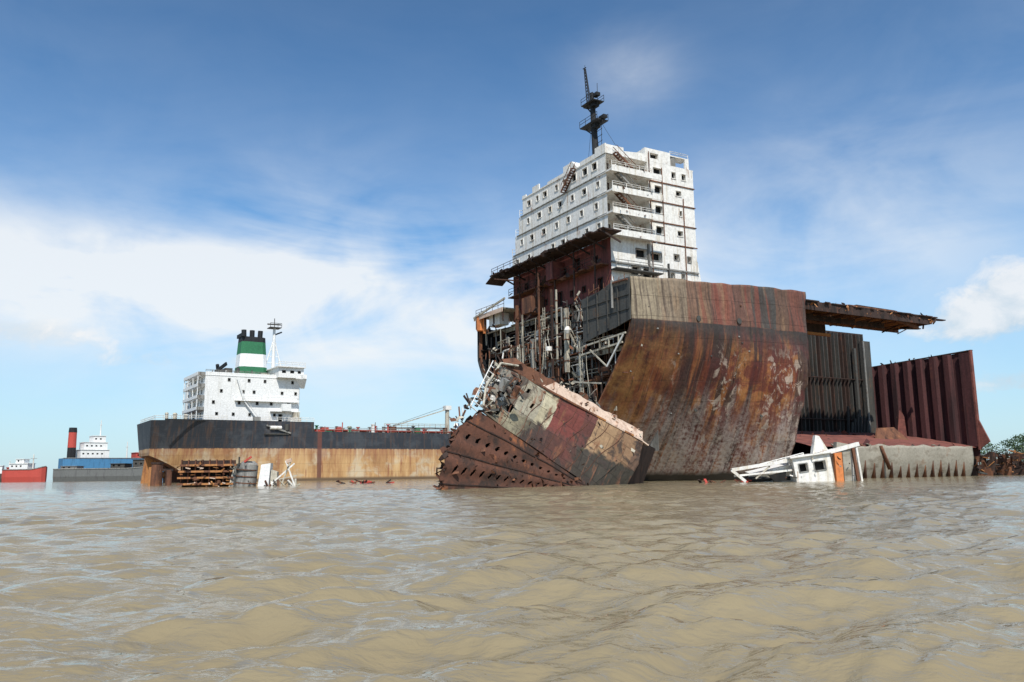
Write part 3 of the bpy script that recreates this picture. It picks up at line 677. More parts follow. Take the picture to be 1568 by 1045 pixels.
# ============================================================ SMALL WHITE WRECK in front of hull
bw=empty('wrecked_white_boat',(23.6,90.5,0),0)
mb=MB()
def hw(u,v):
    x=2.2+12.0*u; top=.9+2.95*u**1.1; z=-.5+(top+.5)*v
    return (x,.15+.9*(1-v)**1.5+1.0*max(0,.2-u)*5+.06*x,z)
mb.sheet(hw,30,8,'white')
mb.sheet(lambda u,v:(2.2+12*u,.16+.06*(2.2+12*u)+2.6*v,.9+2.95*u**1.1+.25*v),20,4,'white')
mb.beam((0,0,1.35),(9.5,.3,2.75),.45,.34,'white'); mb.beam((8.6,.3,2.6),(14.2,.7,4.0),.6,.42,'white')
mb.beam((0,0,1.35),(1.4,-.2,.1),.5,.3,'white'); mb.beam((.3,.2,.7),(7,.0,1.3),.25,.2,'white'); mb.beam((2.6,.1,.4),(4.2,.1,1.7),.15,.15,'beige')
mb.slab([(4.0,.02,.75),(5.9,.02,1.1),(5.9,.02,.15),(4.6,.02,.05)],(0,1,0),.3,'dark')
# canted wheelhouse: floor and roof follow the boat's list
uu=Vector((1,.08,.13)).normalized(); vv=Vector((-.13,.0,1)).normalized(); ww_=Vector((0,1,0))
o=Vector((6.9,-.6,-.75))
mb.wall(o,uu,vv,4.2,3.3,[(.5,1.7,1.5,2.6),(2.2,1.6,3.5,2.6)],'white',inn=(0,1,0),frame='grey',depth=.6)
mb.wall(o,ww_,vv,2.6,3.3,[(.7,1.5,1.7,2.5)],'white',inn=(1,0,0),depth=.5)
mb.wall(o+uu*4.2,ww_,vv,2.6,3.3,[],'white',inn=(-1,0,0))
ro=o+vv*3.3-uu*.35-ww_*.35
mb.slab([ro,ro+uu*4.9,ro+uu*4.9+ww_*3.2,ro+ww_*3.2],tuple(vv),.14,'white')
mb.slab([(9.0,.2,3.0),(10.8,.5,3.4),(9.9,.4,4.9),(9.5,.4,5.0)],(0,1,0),.8,'white')
mb.slab([(11.2,-.3,-.2),(12.0,-.3,-.2),(12.0,-.2,3.1),(11.2,-.2,3.0)],(0,1,0),.5,'orangepaint')
mb.slab([(12.1,-.2,-.2),(12.9,-.2,-.2),(13.0,0,3.2),(12.1,-.1,3.1)],(0,1,0),.5,'greyhull')
mb.beam((13.9,.6,-.2),(13.5,.5,3.6),.35,.3,'rust'); mb.beam((14.3,.6,-.2),(13.9,.5,3.6),.2,.2,'white')
mb.slab([(12,2,-.2),(14.5,2,-.2),(14.3,2,3.9),(12.4,2,4.3)],(0,1,0),1,'greyhull')
mb.tube((1.5,1,.3),(6.6,1,.4),.25,'black'); mb.rail([(3,.2,1.5),(8,.3,2.7)],'white',h=.4,sp=1,r=.05)
for i in range(12): mb.scrap((U(5,13),-.6,U(.2,2.6)),U(.12,.3),random.choice(['white','rust','grey','beige']))
for i in range(12): 
    x=U(-3,3); mb.beam((x,U(-.2,2),.0),(x+U(-1,1),U(-.2,2),U(.15,.4)),U(.1,.3),.1,random.choice(['rust','dkrust','white','hullred','rust']))
mb.build('boat_wreck',bw)

# ============================================================ SECOND TANKER (left)
tk=empty('tanker_ship',(-87.6,203,0),33)
def zd(x): return 15.6 if x<40 else 13.2
def half(x,z):
    f=min(1,.7+.3*math.sin(math.pi/2*min(1,x/14)))
    fl=1-(1-max(0,min(1,z/15.6)))*max(0,1-x/30)*.55
    fb=math.sqrt(max(0,1-(max(0,x-150)/36)**2)) if x<186 else 0
    return 15*f*fl*fb
def zb(x): return 6.9*(1-x/9.5)**.6 if x<9.5 else -2
xs=[0,.8,1.6,2.4,3.2,4,5,6,7,8,9,9.6,10,12,14,17,20,24,28,32,36,39.99,40.01]+list(range(44,150,5))+[150,155,160,165,170,174,178,181,183.5,185,186]
mb=MB()
for sg in(-1,1):
    nv_=16; o=len(mb.v)
    for x in xs:
        for j in range(nv_+1):
            z=zb(x)+(zd(x)-zb(x))*j/nv_; mb.v.append((x-(.06*(z-7) if x<3 else 0)*(1-x/3 if x<3 else 0),15+sg*half(x,z),z))
    for i in range(len(xs)-1):
        for j in range(nv_):
            a=o+i*(nv_+1)+j; mb.f.append((a,a+1,a+nv_+2,a+nv_+1)); mb.m.append(mb.mi('tankhull'))
    if sg==-1: oa=o
    else: ob_=o
for j in range(16):
    mb.f.append((oa+j,ob_+j,ob_+j+1,oa+j+1)); mb.m.append(0)
for i in range(len(xs)-1):
    a=oa+i*17+16;b_=ob_+i*17+16; mb.f.append((a,b_,b_+17,a+17)); mb.m.append(mb.mi('dkrust'))
    a=oa+i*17;b_=ob_+i*17
    if xs[i]<10: mb.f.append((a,b_,b_+17,a+17)); mb.m.append(mb.mi('rust'))
mb.build('hull',tk,False)
mb=MB()
mb.box(2,40,.15,.35,15.4,15.75,'black')
mb.rail([(.5,5,15.7),(4,2.8,15.7),(10,.7,15.7),(17,.2,15.7)],'white',h=1.1,sp=1.8,r=.06)
mb.rail([(26,.2,15.7),(40,.2,15.7)],'white',h=1.1,sp=1.8,r=.06)
mb.rail([(.5,5,15.7),(.3,25,15.7)],'white',h=1.1,sp=1.8,r=.06)
mb.rail([(41,.2,13.2),(150,.2,13.2)],'grey',h=1.1,sp=2.4,r=.06)
mb.slab([(-.5,14.7,-1),(3.8,14.7,-1),(3.6,14.7,6.2),(.3,14.7,6.6)],(0,1,0),.7,'orange'); mb.box(5.2,9.5,13.5,16.5,-1,3.8,'rust')
mb.box(3.9,5,14.2,15.8,3,7,'rust'); mb.tube((4.1,15,2.0),(5.2,15,2.0),.8,'orange',n=12)
for (x,y,r,h) in((5,4,.5,1.5),(7.5,3.5,.5,1.2),(3.4,6,.4,1.7)): mb.tube((x,y,15.6),(x,y,15.6+h),r,'beige',n=10); mb.tube((x,y,15.6+h),(x,y,16+h),r*1.3,'beige',r1=r*.7,n=10)
mb.tube((28,-.2,14.0),(31,-.2,14.0),.5,'white',n=10); mb.tube((32.5,-.1,13.3),(32.5,-.1,15),.6,'dkgrey',n=10)
mb.beam((27,-.3,14.6),(33.6,-.3,12.6),.25,.4,'grey'); mb.box(26.5,33,-.3,-.02,12.2,12.5,'dkgrey')
mb.box(33.5,36.5,.3,3,15.6,16.8,'white'); mb.box(24,25.6,.4,2,15.6,16.8,'grey')
mb.pipe([(44,12,14.2),(140,12,14.2)],.45,'rust'); mb.pipe([(44,14,14.4),(140,14,14.4)],.4,'grey'); mb.pipe([(44,6,14.0),(140,6,14.0)],.25,'hullred')
for i in range(60):
    x=U(43,140);y=U(1.0,16);c=random.choice(['beige','grey','hullred','green','white','rust','dkgrey']); h=U(1.0,2.3)
    if i%3: mb.tube((x,y,13.2),(x,y,13.2+h),U(.25,.5),c,n=10); mb.tube((x,y,13.2+h),(x,y,13.4+h),.6,c,n=10)
    else: mb.box(x,x+U(.8,2.2),y,y+1.4,13.2,13.2+h,c); mb.box(x-.1,x+.3,y-.1,y+1.5,13.2+h,13.3+h,'grey')
for i in range(12): mb.tube((46+i*8,8,13.2),(46+i*8,8,15.2),.08,'grey',n=4)
cx,cy=87.5,12
mb.tube((cx,cy,13.2),(cx,cy,22.5),.75,'beige',r1=.6,n=12); mb.box(cx-1,cx+1,cy-1,cy+1,21.3,22.6,'white'); mb.beam((cx,cy,21.5),(cx-19,cy-1,15.8),.25,.3,'beige'); mb.tube((cx,cy,22.5),(cx-19,cy-1,16.1),.05,'dkgrey',n=4)
mb.beam((cx-1,cy,15.5),(cx-22,cy-1,15.2),.4,.5,'grey')
for q in range(4): mb.beam((cx-3-q*5,cy-1,13.2),(cx-3-q*5,cy-1,15.3),.25,.25,'grey')
mb.rail([(cx-22,cy-1.2,15.4),(cx-1,cy-1.2,15.6)],'beige',h=1.1,r=.07)
mb.tube((64,14,13.2),(64,14,17),.12,'grey',n=6); mb.tube((52,10,13.2),(52,10,16.5),.15,'hullred',n=6)
mb.build('deck_equipment',tk)
mb=MB()
ops=[]
for k,row in enumerate([[3,7.5,12,19],[2,9,14,18,23],[4,10,13,21,25],[6,11.5,16,24]]):
    for a in row: ops.append((a,1.5+3*k,a+.7,2.3+3*k))
ops.append((20.5,.2,21.6,2.2))
mb.wall((12,3,15.6),(1,0,0),(0,0,1),26.5,11.8,ops,'whiteclean',inn=(0,1,0),frame='grey')
mb.box(12.2,38.3,3.8,27,15.6,27.3,'whiteclean')
mb.wall((12,3,15.6),(0,1,0),(0,0,1),24,11.8,[(3+4*i,1.2+3*k,4.1+4*i,2.2+3*k) for i in range(5) for k in range(4)],'whiteclean',inn=(1,0,0),frame='grey')
mb.box(38.35,38.5,3,27,15.6,27.4,'whiteclean')
mb.box(11.9,38.6,2.9,27.1,27.42,27.62,'whiteclean')
mb.box(12.0,38.5,3.0,3.12,27.62,28.4,'whiteclean')
for k in range(4):
    z=18.4+3*k; mb.box(10.0,11.98,3,20,z,z+.25,'whiteclean'); mb.box(9.9,10.0,3,20,z,z+.8,'whiteclean'); mb.box(10.0,11.9,2.9,3.0,z,z+.8,'grey')
    for y in(3.3,9,15,19.7): mb.tube((10.1,y,z-2.9),(10.1,y,z),.12,'whiteclean',n=6)
mb.stair((27,2.2,15.7),(22.5,2.2,21.0),(0,.7,0),'whiteclean'); mb.stair((22.5,2.2,21.0),(20.5,2.2,26.6),(0,.7,0),'whiteclean'); mb.box(20,38,1.9,2.98,21,21.15,'whiteclean'); mb.rail([(20,1.95,21.15),(38,1.95,21.15)],'whiteclean',r=.06)
mb.box(30,38.4,1.5,2.98,18.4,18.6,'whiteclean'); mb.box(33,35.5,1.0,2.9,18.6,20.5,'whiteclean')
mb.box(36.5,38.2,1.5,2.9,15.7,18.4,'beige')
mb.wall((31.5,1,27.6),(1,0,0),(0,0,1),7.4,2.8,[(1,1.2,2.2,2.0),(3.4,1.2,4.6,2.0),(5.6,1.2,6.6,2.0)],'whiteclean',inn=(0,1,0))
mb.box(31.55,38.85,1.8,28,27.7,30.2,'whiteclean'); mb.box(31.5,31.54,1,29,27.6,30.4,'whiteclean'); mb.box(31.0,39.2,.2,30,30.4,30.65,'whiteclean')
mb.box(38.0,39.2,-.8,1,27.3,28.5,'whiteclean'); mb.slab([(36,-.7,27.2),(39.2,-.7,27.2),(39.2,1,24.8),(38,1,24.8)],(0,0,1),.2,'whiteclean')
mb.rail([(12,3,28.4),(31,3,28.4)],'grey',h=.5,r=.05); mb.rail([(31.2,.3,30.65),(39.1,.3,30.65)],'white',r=.06)
mb.box(18.5,20.5,8,14,27.6,30.2,'dkgrey'); mb.beam((15,5,28.5),(19,9,31.5),.4,.9,'black'); mb.tube((22,8,27.6),(22,8,30.4),.5,'dkgrey',n=10); mb.box(28,30.5,6,12,27.6,29.0,'beige'); mb.tube((17,9,27.6),(16,7,30.8),.5,'black',n=8)
for i in range(8): x=U(14,30); mb.tube((x,U(4,8),27.6),(x,5,27.6+U(.8,2)),.15,random.choice(['dkgrey','white','beige']),n=6)
acc=mb.build('accommodation',tk); acc.scale=(.94,1,1); acc.location=(.5,0,0)
mb=MB()
fx,fy=26.0,13
def fring(z): 
    t=(z-27)/13.0; w=4.1-.95*t; d=3.2-.5*t
    return [(fx-w,fy-d*.7,z),(fx-w*.7,fy-d,z),(fx+w*.7,fy-d,z),(fx+w,fy-d*.7,z),(fx+w,fy+d*.7,z),(fx+w*.7,fy+d,z),(fx-w*.7,fy+d,z),(fx-w,fy+d*.7,z)]
for z0,z1,c in((27,28,'green'),(28,31.2,'green'),(31.2,34.8,'whiteclean'),(34.8,38.2,'green'),(38.2,39.6,'black')):
    mb.add(fring(z0)+fring(z1),[(i,(i+1)%8,8+(i+1)%8,8+i) for i in range(8)],c)
mb.add(fring(39.6),[tuple(range(8))],'black')
for i in range(3): mb.tube((fx-2.2+2.2*i,fy,39.4),(fx-2.3+2.3*i,fy,41.8),.7,'black',n=12)
mb.box(fx-3.4,fx-2.8,fy-3,fy+3,39.6,40.6,'black')
mb.build('funnel',tk)
mb=MB()
ax,ay=32.2,13
mb.tube((ax,ay,30.6),(ax,ay,43),.55,'whiteclean',r1=.35,n=10)
for dx_ in(-2.6,2.6): mb.tube((ax+dx_,ay,30.6),(ax,ay,40),.2,'whiteclean',n=6)
for i in range(5): mb.tube((ax-2.6+i*.45,ay,31+i*1.9),(ax+2.6-i*.45,ay,31+i*1.9),.09,'whiteclean',n=4)
mb.box(ax-1.6,ax+1.6,ay-1.6,ay+1.6,42.9,43.1,'dkgrey'); mb.rail([(ax-1.6,ay-1.6,43.1),(ax+1.6,ay-1.6,43.1)],'dkgrey',r=.07,sp=.8)
mb.beam((ax-2.0,ay,44.0),(ax+1.8,ay,44.1),.3,.35,'dkgrey'); mb.tube((ax,ay,43),(ax,ay,45.8),.12,'dkgrey',n=5); mb.beam((ax,ay,41),(ax+2.2,ay,42),.2,.4,'black')
mb.build('mast',tk)

# ============================================================ SCRAP in the water in front of the tanker
sc=empty('rusted_hull_block',(-46,114,0),3)
mb=MB()
for k in range(4):
    z=.25+.85*k; jk=jag(70+k,.4,1.3)
    for i in range(9):
        mb.box(i*.85+.1*k,i*.85+.846+.1*k,jk(i)*.4,4,z+.004*(i%2),z+.26+.004*(i%2),'orange' if (k+i)%3 else 'rust')
    for i in range(8): mb.box(i*.95+.3,i*.95+.45,.5,.8,z+.2,z+.9,'rust')
mb.box(.2,7.4,1.6,1.8,-.3,3.6,'dkrust')
for i in range(30): 
    x=U(0,7.3);z=U(0,3.5); mb.beam((x,U(-.3,.3),z),(x+U(-.9,.9),U(-.4,.3),z+U(-.2,.2)),U(.06,.2),U(.05,.15),random.choice(['rust','orange','rust','pink']))
    if i%2: mb.scrap((U(0,7.3),-.2,U(0,3.4)),U(.2,.5),random.choice(['rust','orange','rust']))
mb.build('plates',sc)
ct=empty('cut_steel_tank',(-38.3,115,0),-8)
mb=MB()
mb.tube((1.5,0,-.4),(1.7,.3,2.9),1.35,'grey',r1=1.3,n=24); mb.tube((1.7,.3,2.9),(1.7,.3,3.4),1.3,'grey',r1=.8,n=24)
for z in(.4,1.3,2.2): mb.tube((1.55,.1,z),(1.56,.1,z+.12),1.42,'rust',n=24)
for i in range(6): mb.beam((-.6+i*.22,-.6,-.3),(.1+i*.15,-.5,2.8+U(-.4,.5)),.12,.2,random.choice(['grey','beige','dkgrey']))
mb.tube((.9,-.9,2.9),(.9,-.9,4.0),.12,'dkgrey'); mb.beam((1.6,-.8,3.3),(2.6,-.8,4.0),.15,.25,'hullred')
for i in range(16): mb.scrap((U(-.6,3),-1.2,U(0,3.2)),U(.2,.5),random.choice(['grey','rust','beige','dkgrey']))
mb.build('tank',ct)
ww=empty('white_wreck_frame',(-35.3,114.5,0),0)
mb=MB()
mb.slab([(.2,0,-.3),(1.7,0,-.3),(1.9,.1,3.1),(.6,.1,2.9)],(0,1,0),1.2,'whiteclean'); mb.slab([(1.9,0,-.3),(2.9,0,-.3),(2.8,.1,1.9),(2.0,.1,2.2)],(0,1,0),.9,'beige')
mb.beam((2.0,0,.2),(5.2,0,3.0),.12,.2,'white'); mb.beam((4.0,0,3.4),(5.4,0,-.2),.14,.2,'white'); mb.beam((4.6,0,3.2),(3.4,0,-.2),.14,.2,'beige'); mb.beam((3.1,0,.9),(5.6,0,1.4),.1,.15,'beige')
mb.beam((4.1,0,3.3),(4.8,0,3.5),.3,.5,'pink')
for i in range(22): x=U(1.5,6); mb.beam((x,U(-.4,.4),-.1),(x+U(-.8,.8),U(-.4,.4),U(.1,1.1)),U(.06,.2),U(.05,.25),random.choice(['white','beige','dkgrey','rust']))
mb.build('frame',ww)
df=empty('floating_driftwood',(-28.5,135,0),0)
mb=MB()
for i in range(18): x=U(0,8); mb.beam((x,0,0),(x+U(-1.5,2),U(-.5,.5),U(.1,.7)),.18,.2,random.choice(['rust','dkrust','hullred']))
mb.build('pieces',df)
mp=empty('mooring_pile',(-60.3,141,0),0)
mb=MB()
mb.tube((0,0,-1),(.05,0,3.6),.95,'rust',r1=.9,n=16); mb.tube((.05,0,3.6),(.05,0,3.9),1.0,'dkrust',n=16); mb.tube((1.9,.4,-1),(1.9,.4,2.6),.5,'rust',n=12); mb.beam((0,0,2.6),(2.6,.4,2.6),.3,.4,'dkrust'); mb.tube((-1.1,.3,-1),(-1.1,.3,3.1),.4,'orange',n=10)
mb.build('pile',mp)

# ============================================================ DISTANT SHIPS
def small_ship(name,loc,rz,L,B,D,hullm,houses,funnel=None,masts=()):
    e=empty(name,loc,rz); mb=MB()
    n=24; st=[]
    for i in range(n+1):
        x=-L/2+L*i/n; t=i/n; f=min(1,.75+t*2) if t<.12 else 1
        if t>.75: f=math.sqrt(max(0.001,1-((t-.75)/.25)**2))
        h=B/2*f; sh=D*(1+.25*max(0,(t-.7)/.3)**2)
        st.append([(x,-h*.85,-1),(x,-h,D*.4),(x,-h,sh),(x,h,sh),(x,h,D*.4),(x,h*.85,-1)])
    for a,b_ in zip(st[:-1],st[1:]):
        mb.add(a+b_,[(0,1,7,6),(1,2,8,7),(3,4,10,9),(4,5,11,10)],hullm); mb.add(a+b_,[(2,3,9,8)],'rust')
    mb.add(st[0],[(0,1,2,3,4,5)],hullm)
    for i in range(n): 
        a,b_=st[i],st[i+1]; mb.beam(Vector(a[2])+Vector((0,-.1,.1)),Vector(b_[2])+Vector((0,-.1,.1)),.3,.4,'grey')
    for (x0,x1,hw_,z0,z1,c) in houses:
        mb.wall((x0,-hw_,z0),(1,0,0),(0,0,1),x1-x0,z1-z0,[(1+2.6*i,(z1-z0)*.45,2.1+2.6*i,(z1-z0)*.45+.9) for i in range(int((x1-x0-1)/2.6))],c,inn=(0,1,0))
        mb.box(x0+.05,x1-.05,-hw_+.5,hw_,z0,z1-.01,c); mb.box(x0-.3,x1+.3,-hw_-.4,hw_+.4,z1,z1+.25,c)
        mb.wall((x0,-hw_,z0),(0,1,0),(0,0,1),2*hw_,z1-z0,[(1+2.6*i,(z1-z0)*.45,2.1+2.6*i,(z1-z0)*.45+.9) for i in range(int((2*hw_-1)/2.6))],c,inn=(1,0,0))
    if funnel:
        x,z0,z1,r,c,c2=funnel; zm=z0+(z1-z0)*.35; z2=z1-(z1-z0)*.15
        mb.tube((x,0,z0),(x,0,zm),r,c,n=16); mb.tube((x,0,zm),(x,0,z2),r,c2,r1=r*.95,n=16); mb.tube((x,0,z2),(x,0,z1),r,'black',r1=r*.9,n=16)
    for (x,z0,z1) in masts:
        mb.tube((x,0,z0),(x,0,z1),.45,'white',r1=.2,n=6); mb.beam((x,-2.5,z0+(z1-z0)*.7),(x,2.5,z0+(z1-z0)*.7),.3,.3,'white')
    mb.build('ship_body',e); return e
small_ship('blue_cargo_ship',(-246,520,0),40,66,16,13.5,'blue',[(-24,-8,7,13.5,18.5,'whiteclean'),(-22,-9,6,18.5,23,'whiteclean'),(-17,-10,5,23,27,'whiteclean'),(8,20,5,13.5,17,'hullred'),(22,28,4,14,19,'hullred')],(-27.5,13.5,32,2.4,'black','hullred'),[(-12,27,37),(4,13,24),(24,14,25)])
small_ship('grey_barge',(-209,430,0),4,50,14,6.2,'hazegrey',[(3,10,5,6.2,8.6,'dkgrey'),(14,21,5,6.2,10.5,'dkgrey'),(-22,-14,4,6.2,7.6,'grey')],None,[(18,10,14)])
small_ship('red_fishing_boat',(-266,455,0),-8,24,8,6.6,'hullred',[(-8,3,2.8,6.6,9.8,'whiteclean'),(-5,0,2,9.8,12.2,'whiteclean')],None,[(4,7,15)])
small_ship('white_work_boat',(-290,470,0),20,20,7,4.5,'dkgrey',[(-8,2,2.6,4.5,9,'whiteclean'),(4,8,2,4.5,8,'hullred')],None,[(5,6,12)])
small_ship('blue_work_boat',(-205,505,0),160,26,9,9,'blue',[(-9,4,3.4,9,13,'whiteclean')],(-4,13,17,1.2,'orangepaint','orangepaint'),[(3,12,17)])
small_ship('country_boat',(172,290,0),-30,14,3.5,2.2,'dkrust',[(-4,1,1.2,2.2,4.0,'beige')],None,[])

# ============================================================ SHORE + TREES right
def leaf_mat():
    m,nt,b=newmat('mangrove_foliage'); co=obco(nt)
    n=noise(nt,co,.5,5,.6); inf=nd(nt,'ShaderNodeNewGeometry')
    c=ramp(nt,mth(nt,'ADD',mth(nt,'MULTIPLY',n,.5),mth(nt,'MULTIPLY',inf.outputs['Random Per Island'],.5)),[(.25,(.025,.05,.02)),(.5,(.05,.095,.035)),(.75,(.10,.15,.055))])
    nt.links.new(c,b.inputs['Base Color']); b.inputs['Roughness'].default_value=.8; return m
M['leaf']=leaf_mat()
M['bark']=weathered('bark',(.09,.07,.05),(.04,.03,.02),(.06,.05,.03),.5,.3)
M['mud']=weathered('mud_bank',(.16,.13,.09),(.09,.07,.05),(.2,.17,.12),.5,.4)
mb=MB()
def fm(u,v):
    x=158+220*u; return (x,286+60*v+8*math.sin(x*.05),-.4+2.2*math.sin(math.pi*min(1,v+.0))**.5+.2*math.sin(x))
mb.sheet(fm,60,12,'mud'); mb.build('mud_bank',None,True)
mb=MB()
rs=np.random.RandomState(12)
clumps=[]
for i in range(60):
    x=162+rs.rand()*190; y=296+rs.rand()*30; h=(9.5+4.5*rs.rand())*(.6+.4*min(1,(x-160)/12)); r=2.4+2.2*rs.rand()
    mb.tube((x,y,0),(x+rs.randn()*.4,y,h*.7),.28,'bark',r1=.1,n=6)
    for q in range(5):
        a=rs.rand()*6.28; mb.tube((x,y,h*.2+q*.6),(x+math.cos(a)*r*.7,y+math.sin(a)*r*.7,h*.4+q*.7),.12,'bark',r1=.04,n=4)
        clumps.append((x+math.cos(a)*r*.6,y+math.sin(a)*r*.6,h*.3+q*h*.14,r*(.5+.3*rs.rand())))
    clumps.append((x,y,h*.85,r*.6))
vs=[];fsx=[]
for (x,y,z,r) in clumps:
    for k in range(90):
        d=rs.randn(3); d/=np.linalg.norm(d); rad=r*(.55+.5*rs.rand()); c=np.array([x,y,z])+d*rad*np.array([1.1,1.1,.8])
        a=rs.randn(3);a/=np.linalg.norm(a);b_=np.cross(a,rs.randn(3));b_/=np.linalg.norm(b_); s=.18+.22*rs.rand()
        o=len(vs); vs+=[tuple(c-a*s),tuple(c+b_*s*.6),tuple(c+a*s),tuple(c-b_*s*.6)]; fsx.append((o,o+1,o+2,o+3))
mb.add(vs,fsx,'leaf'); mb.build('distant_trees')

# ============================================================ WATER
def water():
    ang=list(np.linspace(-math.radians(48),math.radians(48),560)); back=list(np.linspace(math.radians(48),math.radians(312),60))[1:-1]
    th=np.array(ang+back); nr=900
    r=np.exp(np.linspace(math.log(2.0),math.log(6000),nr)); stp=math.log(3000)/(nr-1)
    Rg,Tg=np.meshgrid(r,th,indexing='ij'); X=Rg*np.sin(Tg); Y=Rg*np.cos(Tg); Zh=np.zeros_like(X)
    dr=Rg*stp
    rs=np.random.RandomState(3)
    for i in range(160):
        lam=.16*(17.0)**(rs.rand()); k=2*math.pi/lam
        d=math.radians(-72+rs.randn()*28); ph=rs.rand()*6.28
        amp=.0041*lam**1.0*(.4+1.1*rs.rand())
        att=np.clip((lam/(dr*2.6)-.7),0,1)
        p=k*(X*math.cos(d)+Y*math.sin(d))+ph+.9*np.sin(X*.5*(1+rs.rand())+Y*.37+ph)+.5*np.sin(Y*1.1*rs.rand()-X*.8*rs.rand())
        s=np.sin(p); Zh+=amp*att*(s+.34*np.cos(2*p))
    Zh*=(1+.4*np.sin(X*.23+1+.5*np.sin(Y*.3))*np.sin(Y*.17))
    n0,n1=X.shape
    V=np.stack([X.ravel(),Y.ravel(),Zh.ravel()],1)
    V=np.vstack([V,[[0,0,0]]])
    idx=np.arange(n0*n1).reshape(n0,n1)
    nx=np.roll(idx,-1,axis=1)
    F=np.stack([idx[:-1].ravel(),idx[1:].ravel(),nx[1:].ravel(),nx[:-1].ravel()],1)
    me=bpy.data.meshes.new('water'); 
    tri=[(n0*n1,int(idx[0,j]),int(nx[0,j])) for j in range(n1)]
    me.from_pydata(V.tolist(),[],F.tolist()+tri); me.update()
    me.polygons.foreach_set('use_smooth',[True]*len(me.polygons))
    ob=bpy.data.objects.new('water',me); COL.objects.link(ob)
    m,nt,b=newmat('muddy_sea_water'); co=obco(nt)
    n1_=noise(nt,mapg(nt,co,(3.0,5.2,1)),1,4,.6,.4); n2=noise(nt,mapg(nt,co,(.7,1.5,1)),1,4,.6,.3); nb=noise(nt,mapg(nt,co,(.03,.09,1)),1,4,.6)
    c=ramp(nt,nb,[(.3,(.225,.180,.105)),(.7,(.285,.235,.145))])
    nt.links.new(c,b.inputs['Base Color']); b.inputs['Roughness'].default_value=.07; b.inputs['IOR'].default_value=1.33
    h=mth(nt,'ADD',mth(nt,'MULTIPLY',n1_,.055),mth(nt,'MULTIPLY',n2,.13))
    bp=nd(nt,'ShaderNodeBump',None,{'Strength':.7,'Distance':1.0,'Height':h}); nt.links.new(bp.outputs[0],b.inputs['Normal'])
    me.materials.append(m)
water()

# ============================================================ SKY + SUN
SUN_EL=52; sd=Vector((.12,-1,0)).normalized()
w=bpy.data.worlds.new('World'); scene.world=w; w.use_nodes=True; nt=w.node_tree
bg=nt.nodes['Background']
az_sun=math.atan2(sd.x,sd.y)
sky=nd(nt,'ShaderNodeTexSky',{'sky_type':'NISHITA','sun_disc':False,'sun_elevation':math.radians(SUN_EL),'sun_rotation':az_sun,'air_density':1.0,'dust_density':.6,'ozone_density':2.5,'altitude':0})
g=nd(nt,'ShaderNodeTexCoord').outputs['Generated']
sp=nd(nt,'ShaderNodeSeparateXYZ',None,{0:g}); dx,dy,dz=sp.outputs
az=mth(nt,'MULTIPLY',mth(nt,'ARCTAN2',dx,dy),57.2958); el=mth(nt,'MULTIPLY',mth(nt,'ARCSINE',dz),57.2958)
def blob(a0,e0,sa,se,amp=1.0):
    q=mth(nt,'POWER',mth(nt,'ABSOLUTE',mth(nt,'DIVIDE',mth(nt,'SUBTRACT',az,a0),sa)),2.0)
    p=mth(nt,'POWER',mth(nt,'ABSOLUTE',mth(nt,'DIVIDE',mth(nt,'SUBTRACT',el,e0),se)),2.0)
    return mth(nt,'MULTIPLY',mth(nt,'EXPONENT',mth(nt,'MULTIPLY',mth(nt,'ADD',q,p),-1.0)),amp)
aev=nd(nt,'ShaderNodeCombineXYZ',None,{0:az,1:el}).outputs[0]
nA=noise(nt,mapg(nt,aev,(.05,.15,1),(3,1,0)),1,6,.58,.5)
nB=noise(nt,mapg(nt,aev,(.10,.13,1),(9,5,0)),1,5,.55,.6)
nC=noise(nt,mapg(nt,aev,(.36,.5,1),(1,2,0)),1,7,.6,.3)
env=blob(-24,12.2,24,3.9,1.35)
for b_ in (blob(-8,9.5,20,5.5,.9),blob(14,13,15,6,.6),blob(9,27,3.5,2.2,.45),blob(-13,16,10,5,.5),blob(24,17,9,5,.38),blob(100,20,60,15,.5),blob(-110,20,60,15,.5),blob(180,30,70,15,.4)): env=mth(nt,'ADD',env,b_)
cir=mth(nt,'MULTIPLY',env,mapr(nt,mth(nt,'ADD',mth(nt,'MULTIPLY',nA,.6),mth(nt,'MULTIPLY',nB,.4)),.34,.62),clamp=True)
cu=blob(32,10.6,3.6,2.3,1.15)
for b_ in (blob(29,8.6,4.5,1.6,.8),blob(33,5.0,4.5,1.0,.95),blob(-31,8.9,5,1.2,.9),blob(-21,7.4,8,1.0,.6)): cu=mth(nt,'ADD',cu,b_)
cum=mapr(nt,mth(nt,'ADD',cu,mth(nt,'MULTIPLY',mth(nt,'SUBTRACT',nC,.5),1.7)),.5,.95)
hz=mth(nt,'POWER',mapr(nt,el,21,0),1.35)
S=.125
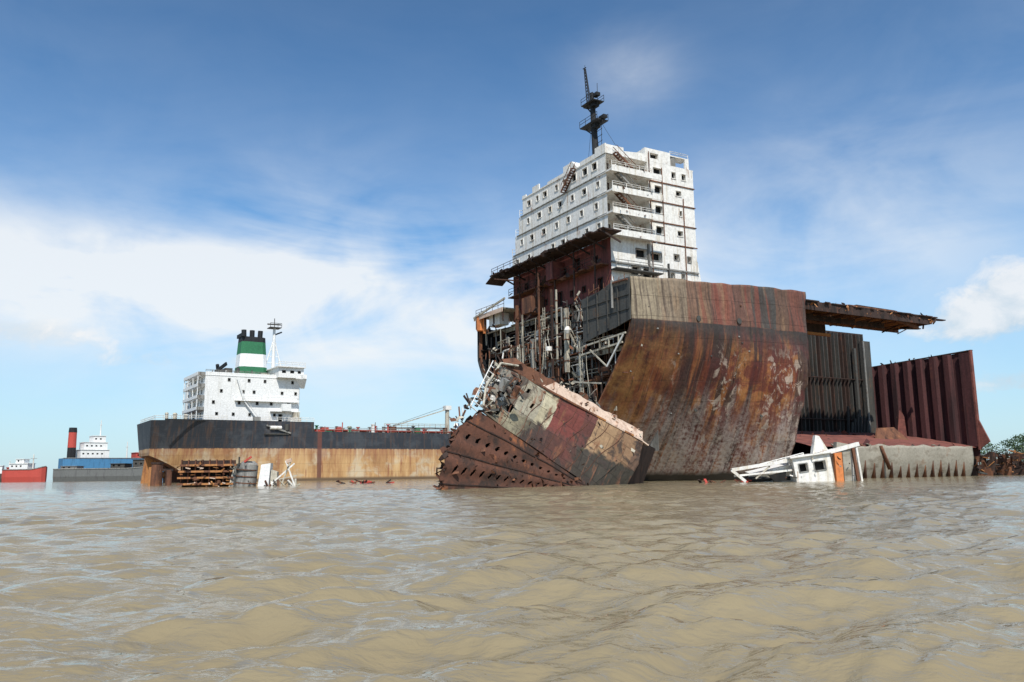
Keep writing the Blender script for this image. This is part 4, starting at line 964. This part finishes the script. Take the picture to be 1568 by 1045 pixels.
base=mix(nt,1.0,sky.outputs[0],(S*.74,S*1.10,S*1.30),'MULTIPLY')
base=mix(nt,1.0,base,ramp(nt,mapr(nt,el,12,32),[(0,1.0),(1,.78)]),'MULTIPLY')
base=mix(nt,mth(nt,'MULTIPLY',hz,.72),base,(.60,.76,.86))
c=mix(nt,mth(nt,'MULTIPLY',cir,.87),base,(.90,.93,.95))
shade=ramp(nt,mth(nt,'ADD',mth(nt,'MULTIPLY',mth(nt,'SUBTRACT',nC,.5),2.0),mapr(nt,el,6.5,11.5,.2,.8)),[(.2,(.60,.70,.78)),(.75,(.92,.92,.92))])
c=mix(nt,mth(nt,'MULTIPLY',cum,.8),c,shade)
c=mix(nt,mapr(nt,el,0,-3),c,(.25,.22,.16))
nt.links.new(c,bg.inputs[0]); bg.inputs[1].default_value=1.0
sun=bpy.data.lights.new('sun','SUN'); sun.energy=4.8; sun.angle=math.radians(.5); sun.color=(1,.95,.87)
so=bpy.data.objects.new('sun',sun); COL.objects.link(so)
tos=Vector((sd.x*math.cos(math.radians(SUN_EL)),sd.y*math.cos(math.radians(SUN_EL)),math.sin(math.radians(SUN_EL))))
so.rotation_euler=tos.to_track_quat('Z','Y').to_euler(); so.location=(0,0,200)

# ============================================================ CAMERA
cam=bpy.data.cameras.new('camera'); cam.sensor_width=36; cam.lens=29; cam.clip_end=20000; cam.clip_start=.1
co=bpy.data.objects.new('camera',cam); COL.objects.link(co)
p=math.radians(9.11); r=.0128
fw=Vector((0,math.cos(p),math.sin(p))); Rt=Vector((1,0,0)); Up=Vector((0,-math.sin(p),math.cos(p)))
R2=Rt*math.cos(r)-Up*math.sin(r); U2=Up*math.cos(r)+Rt*math.sin(r)
mm=Matrix((( R2.x,U2.x,-fw.x,0),(R2.y,U2.y,-fw.y,0),(R2.z,U2.z,-fw.z,1.3),(0,0,0,1)))
co.matrix_world=mm; scene.camera=co
scene.view_settings.view_transform='Standard'; scene.view_settings.look='None'; scene.view_settings.exposure=0
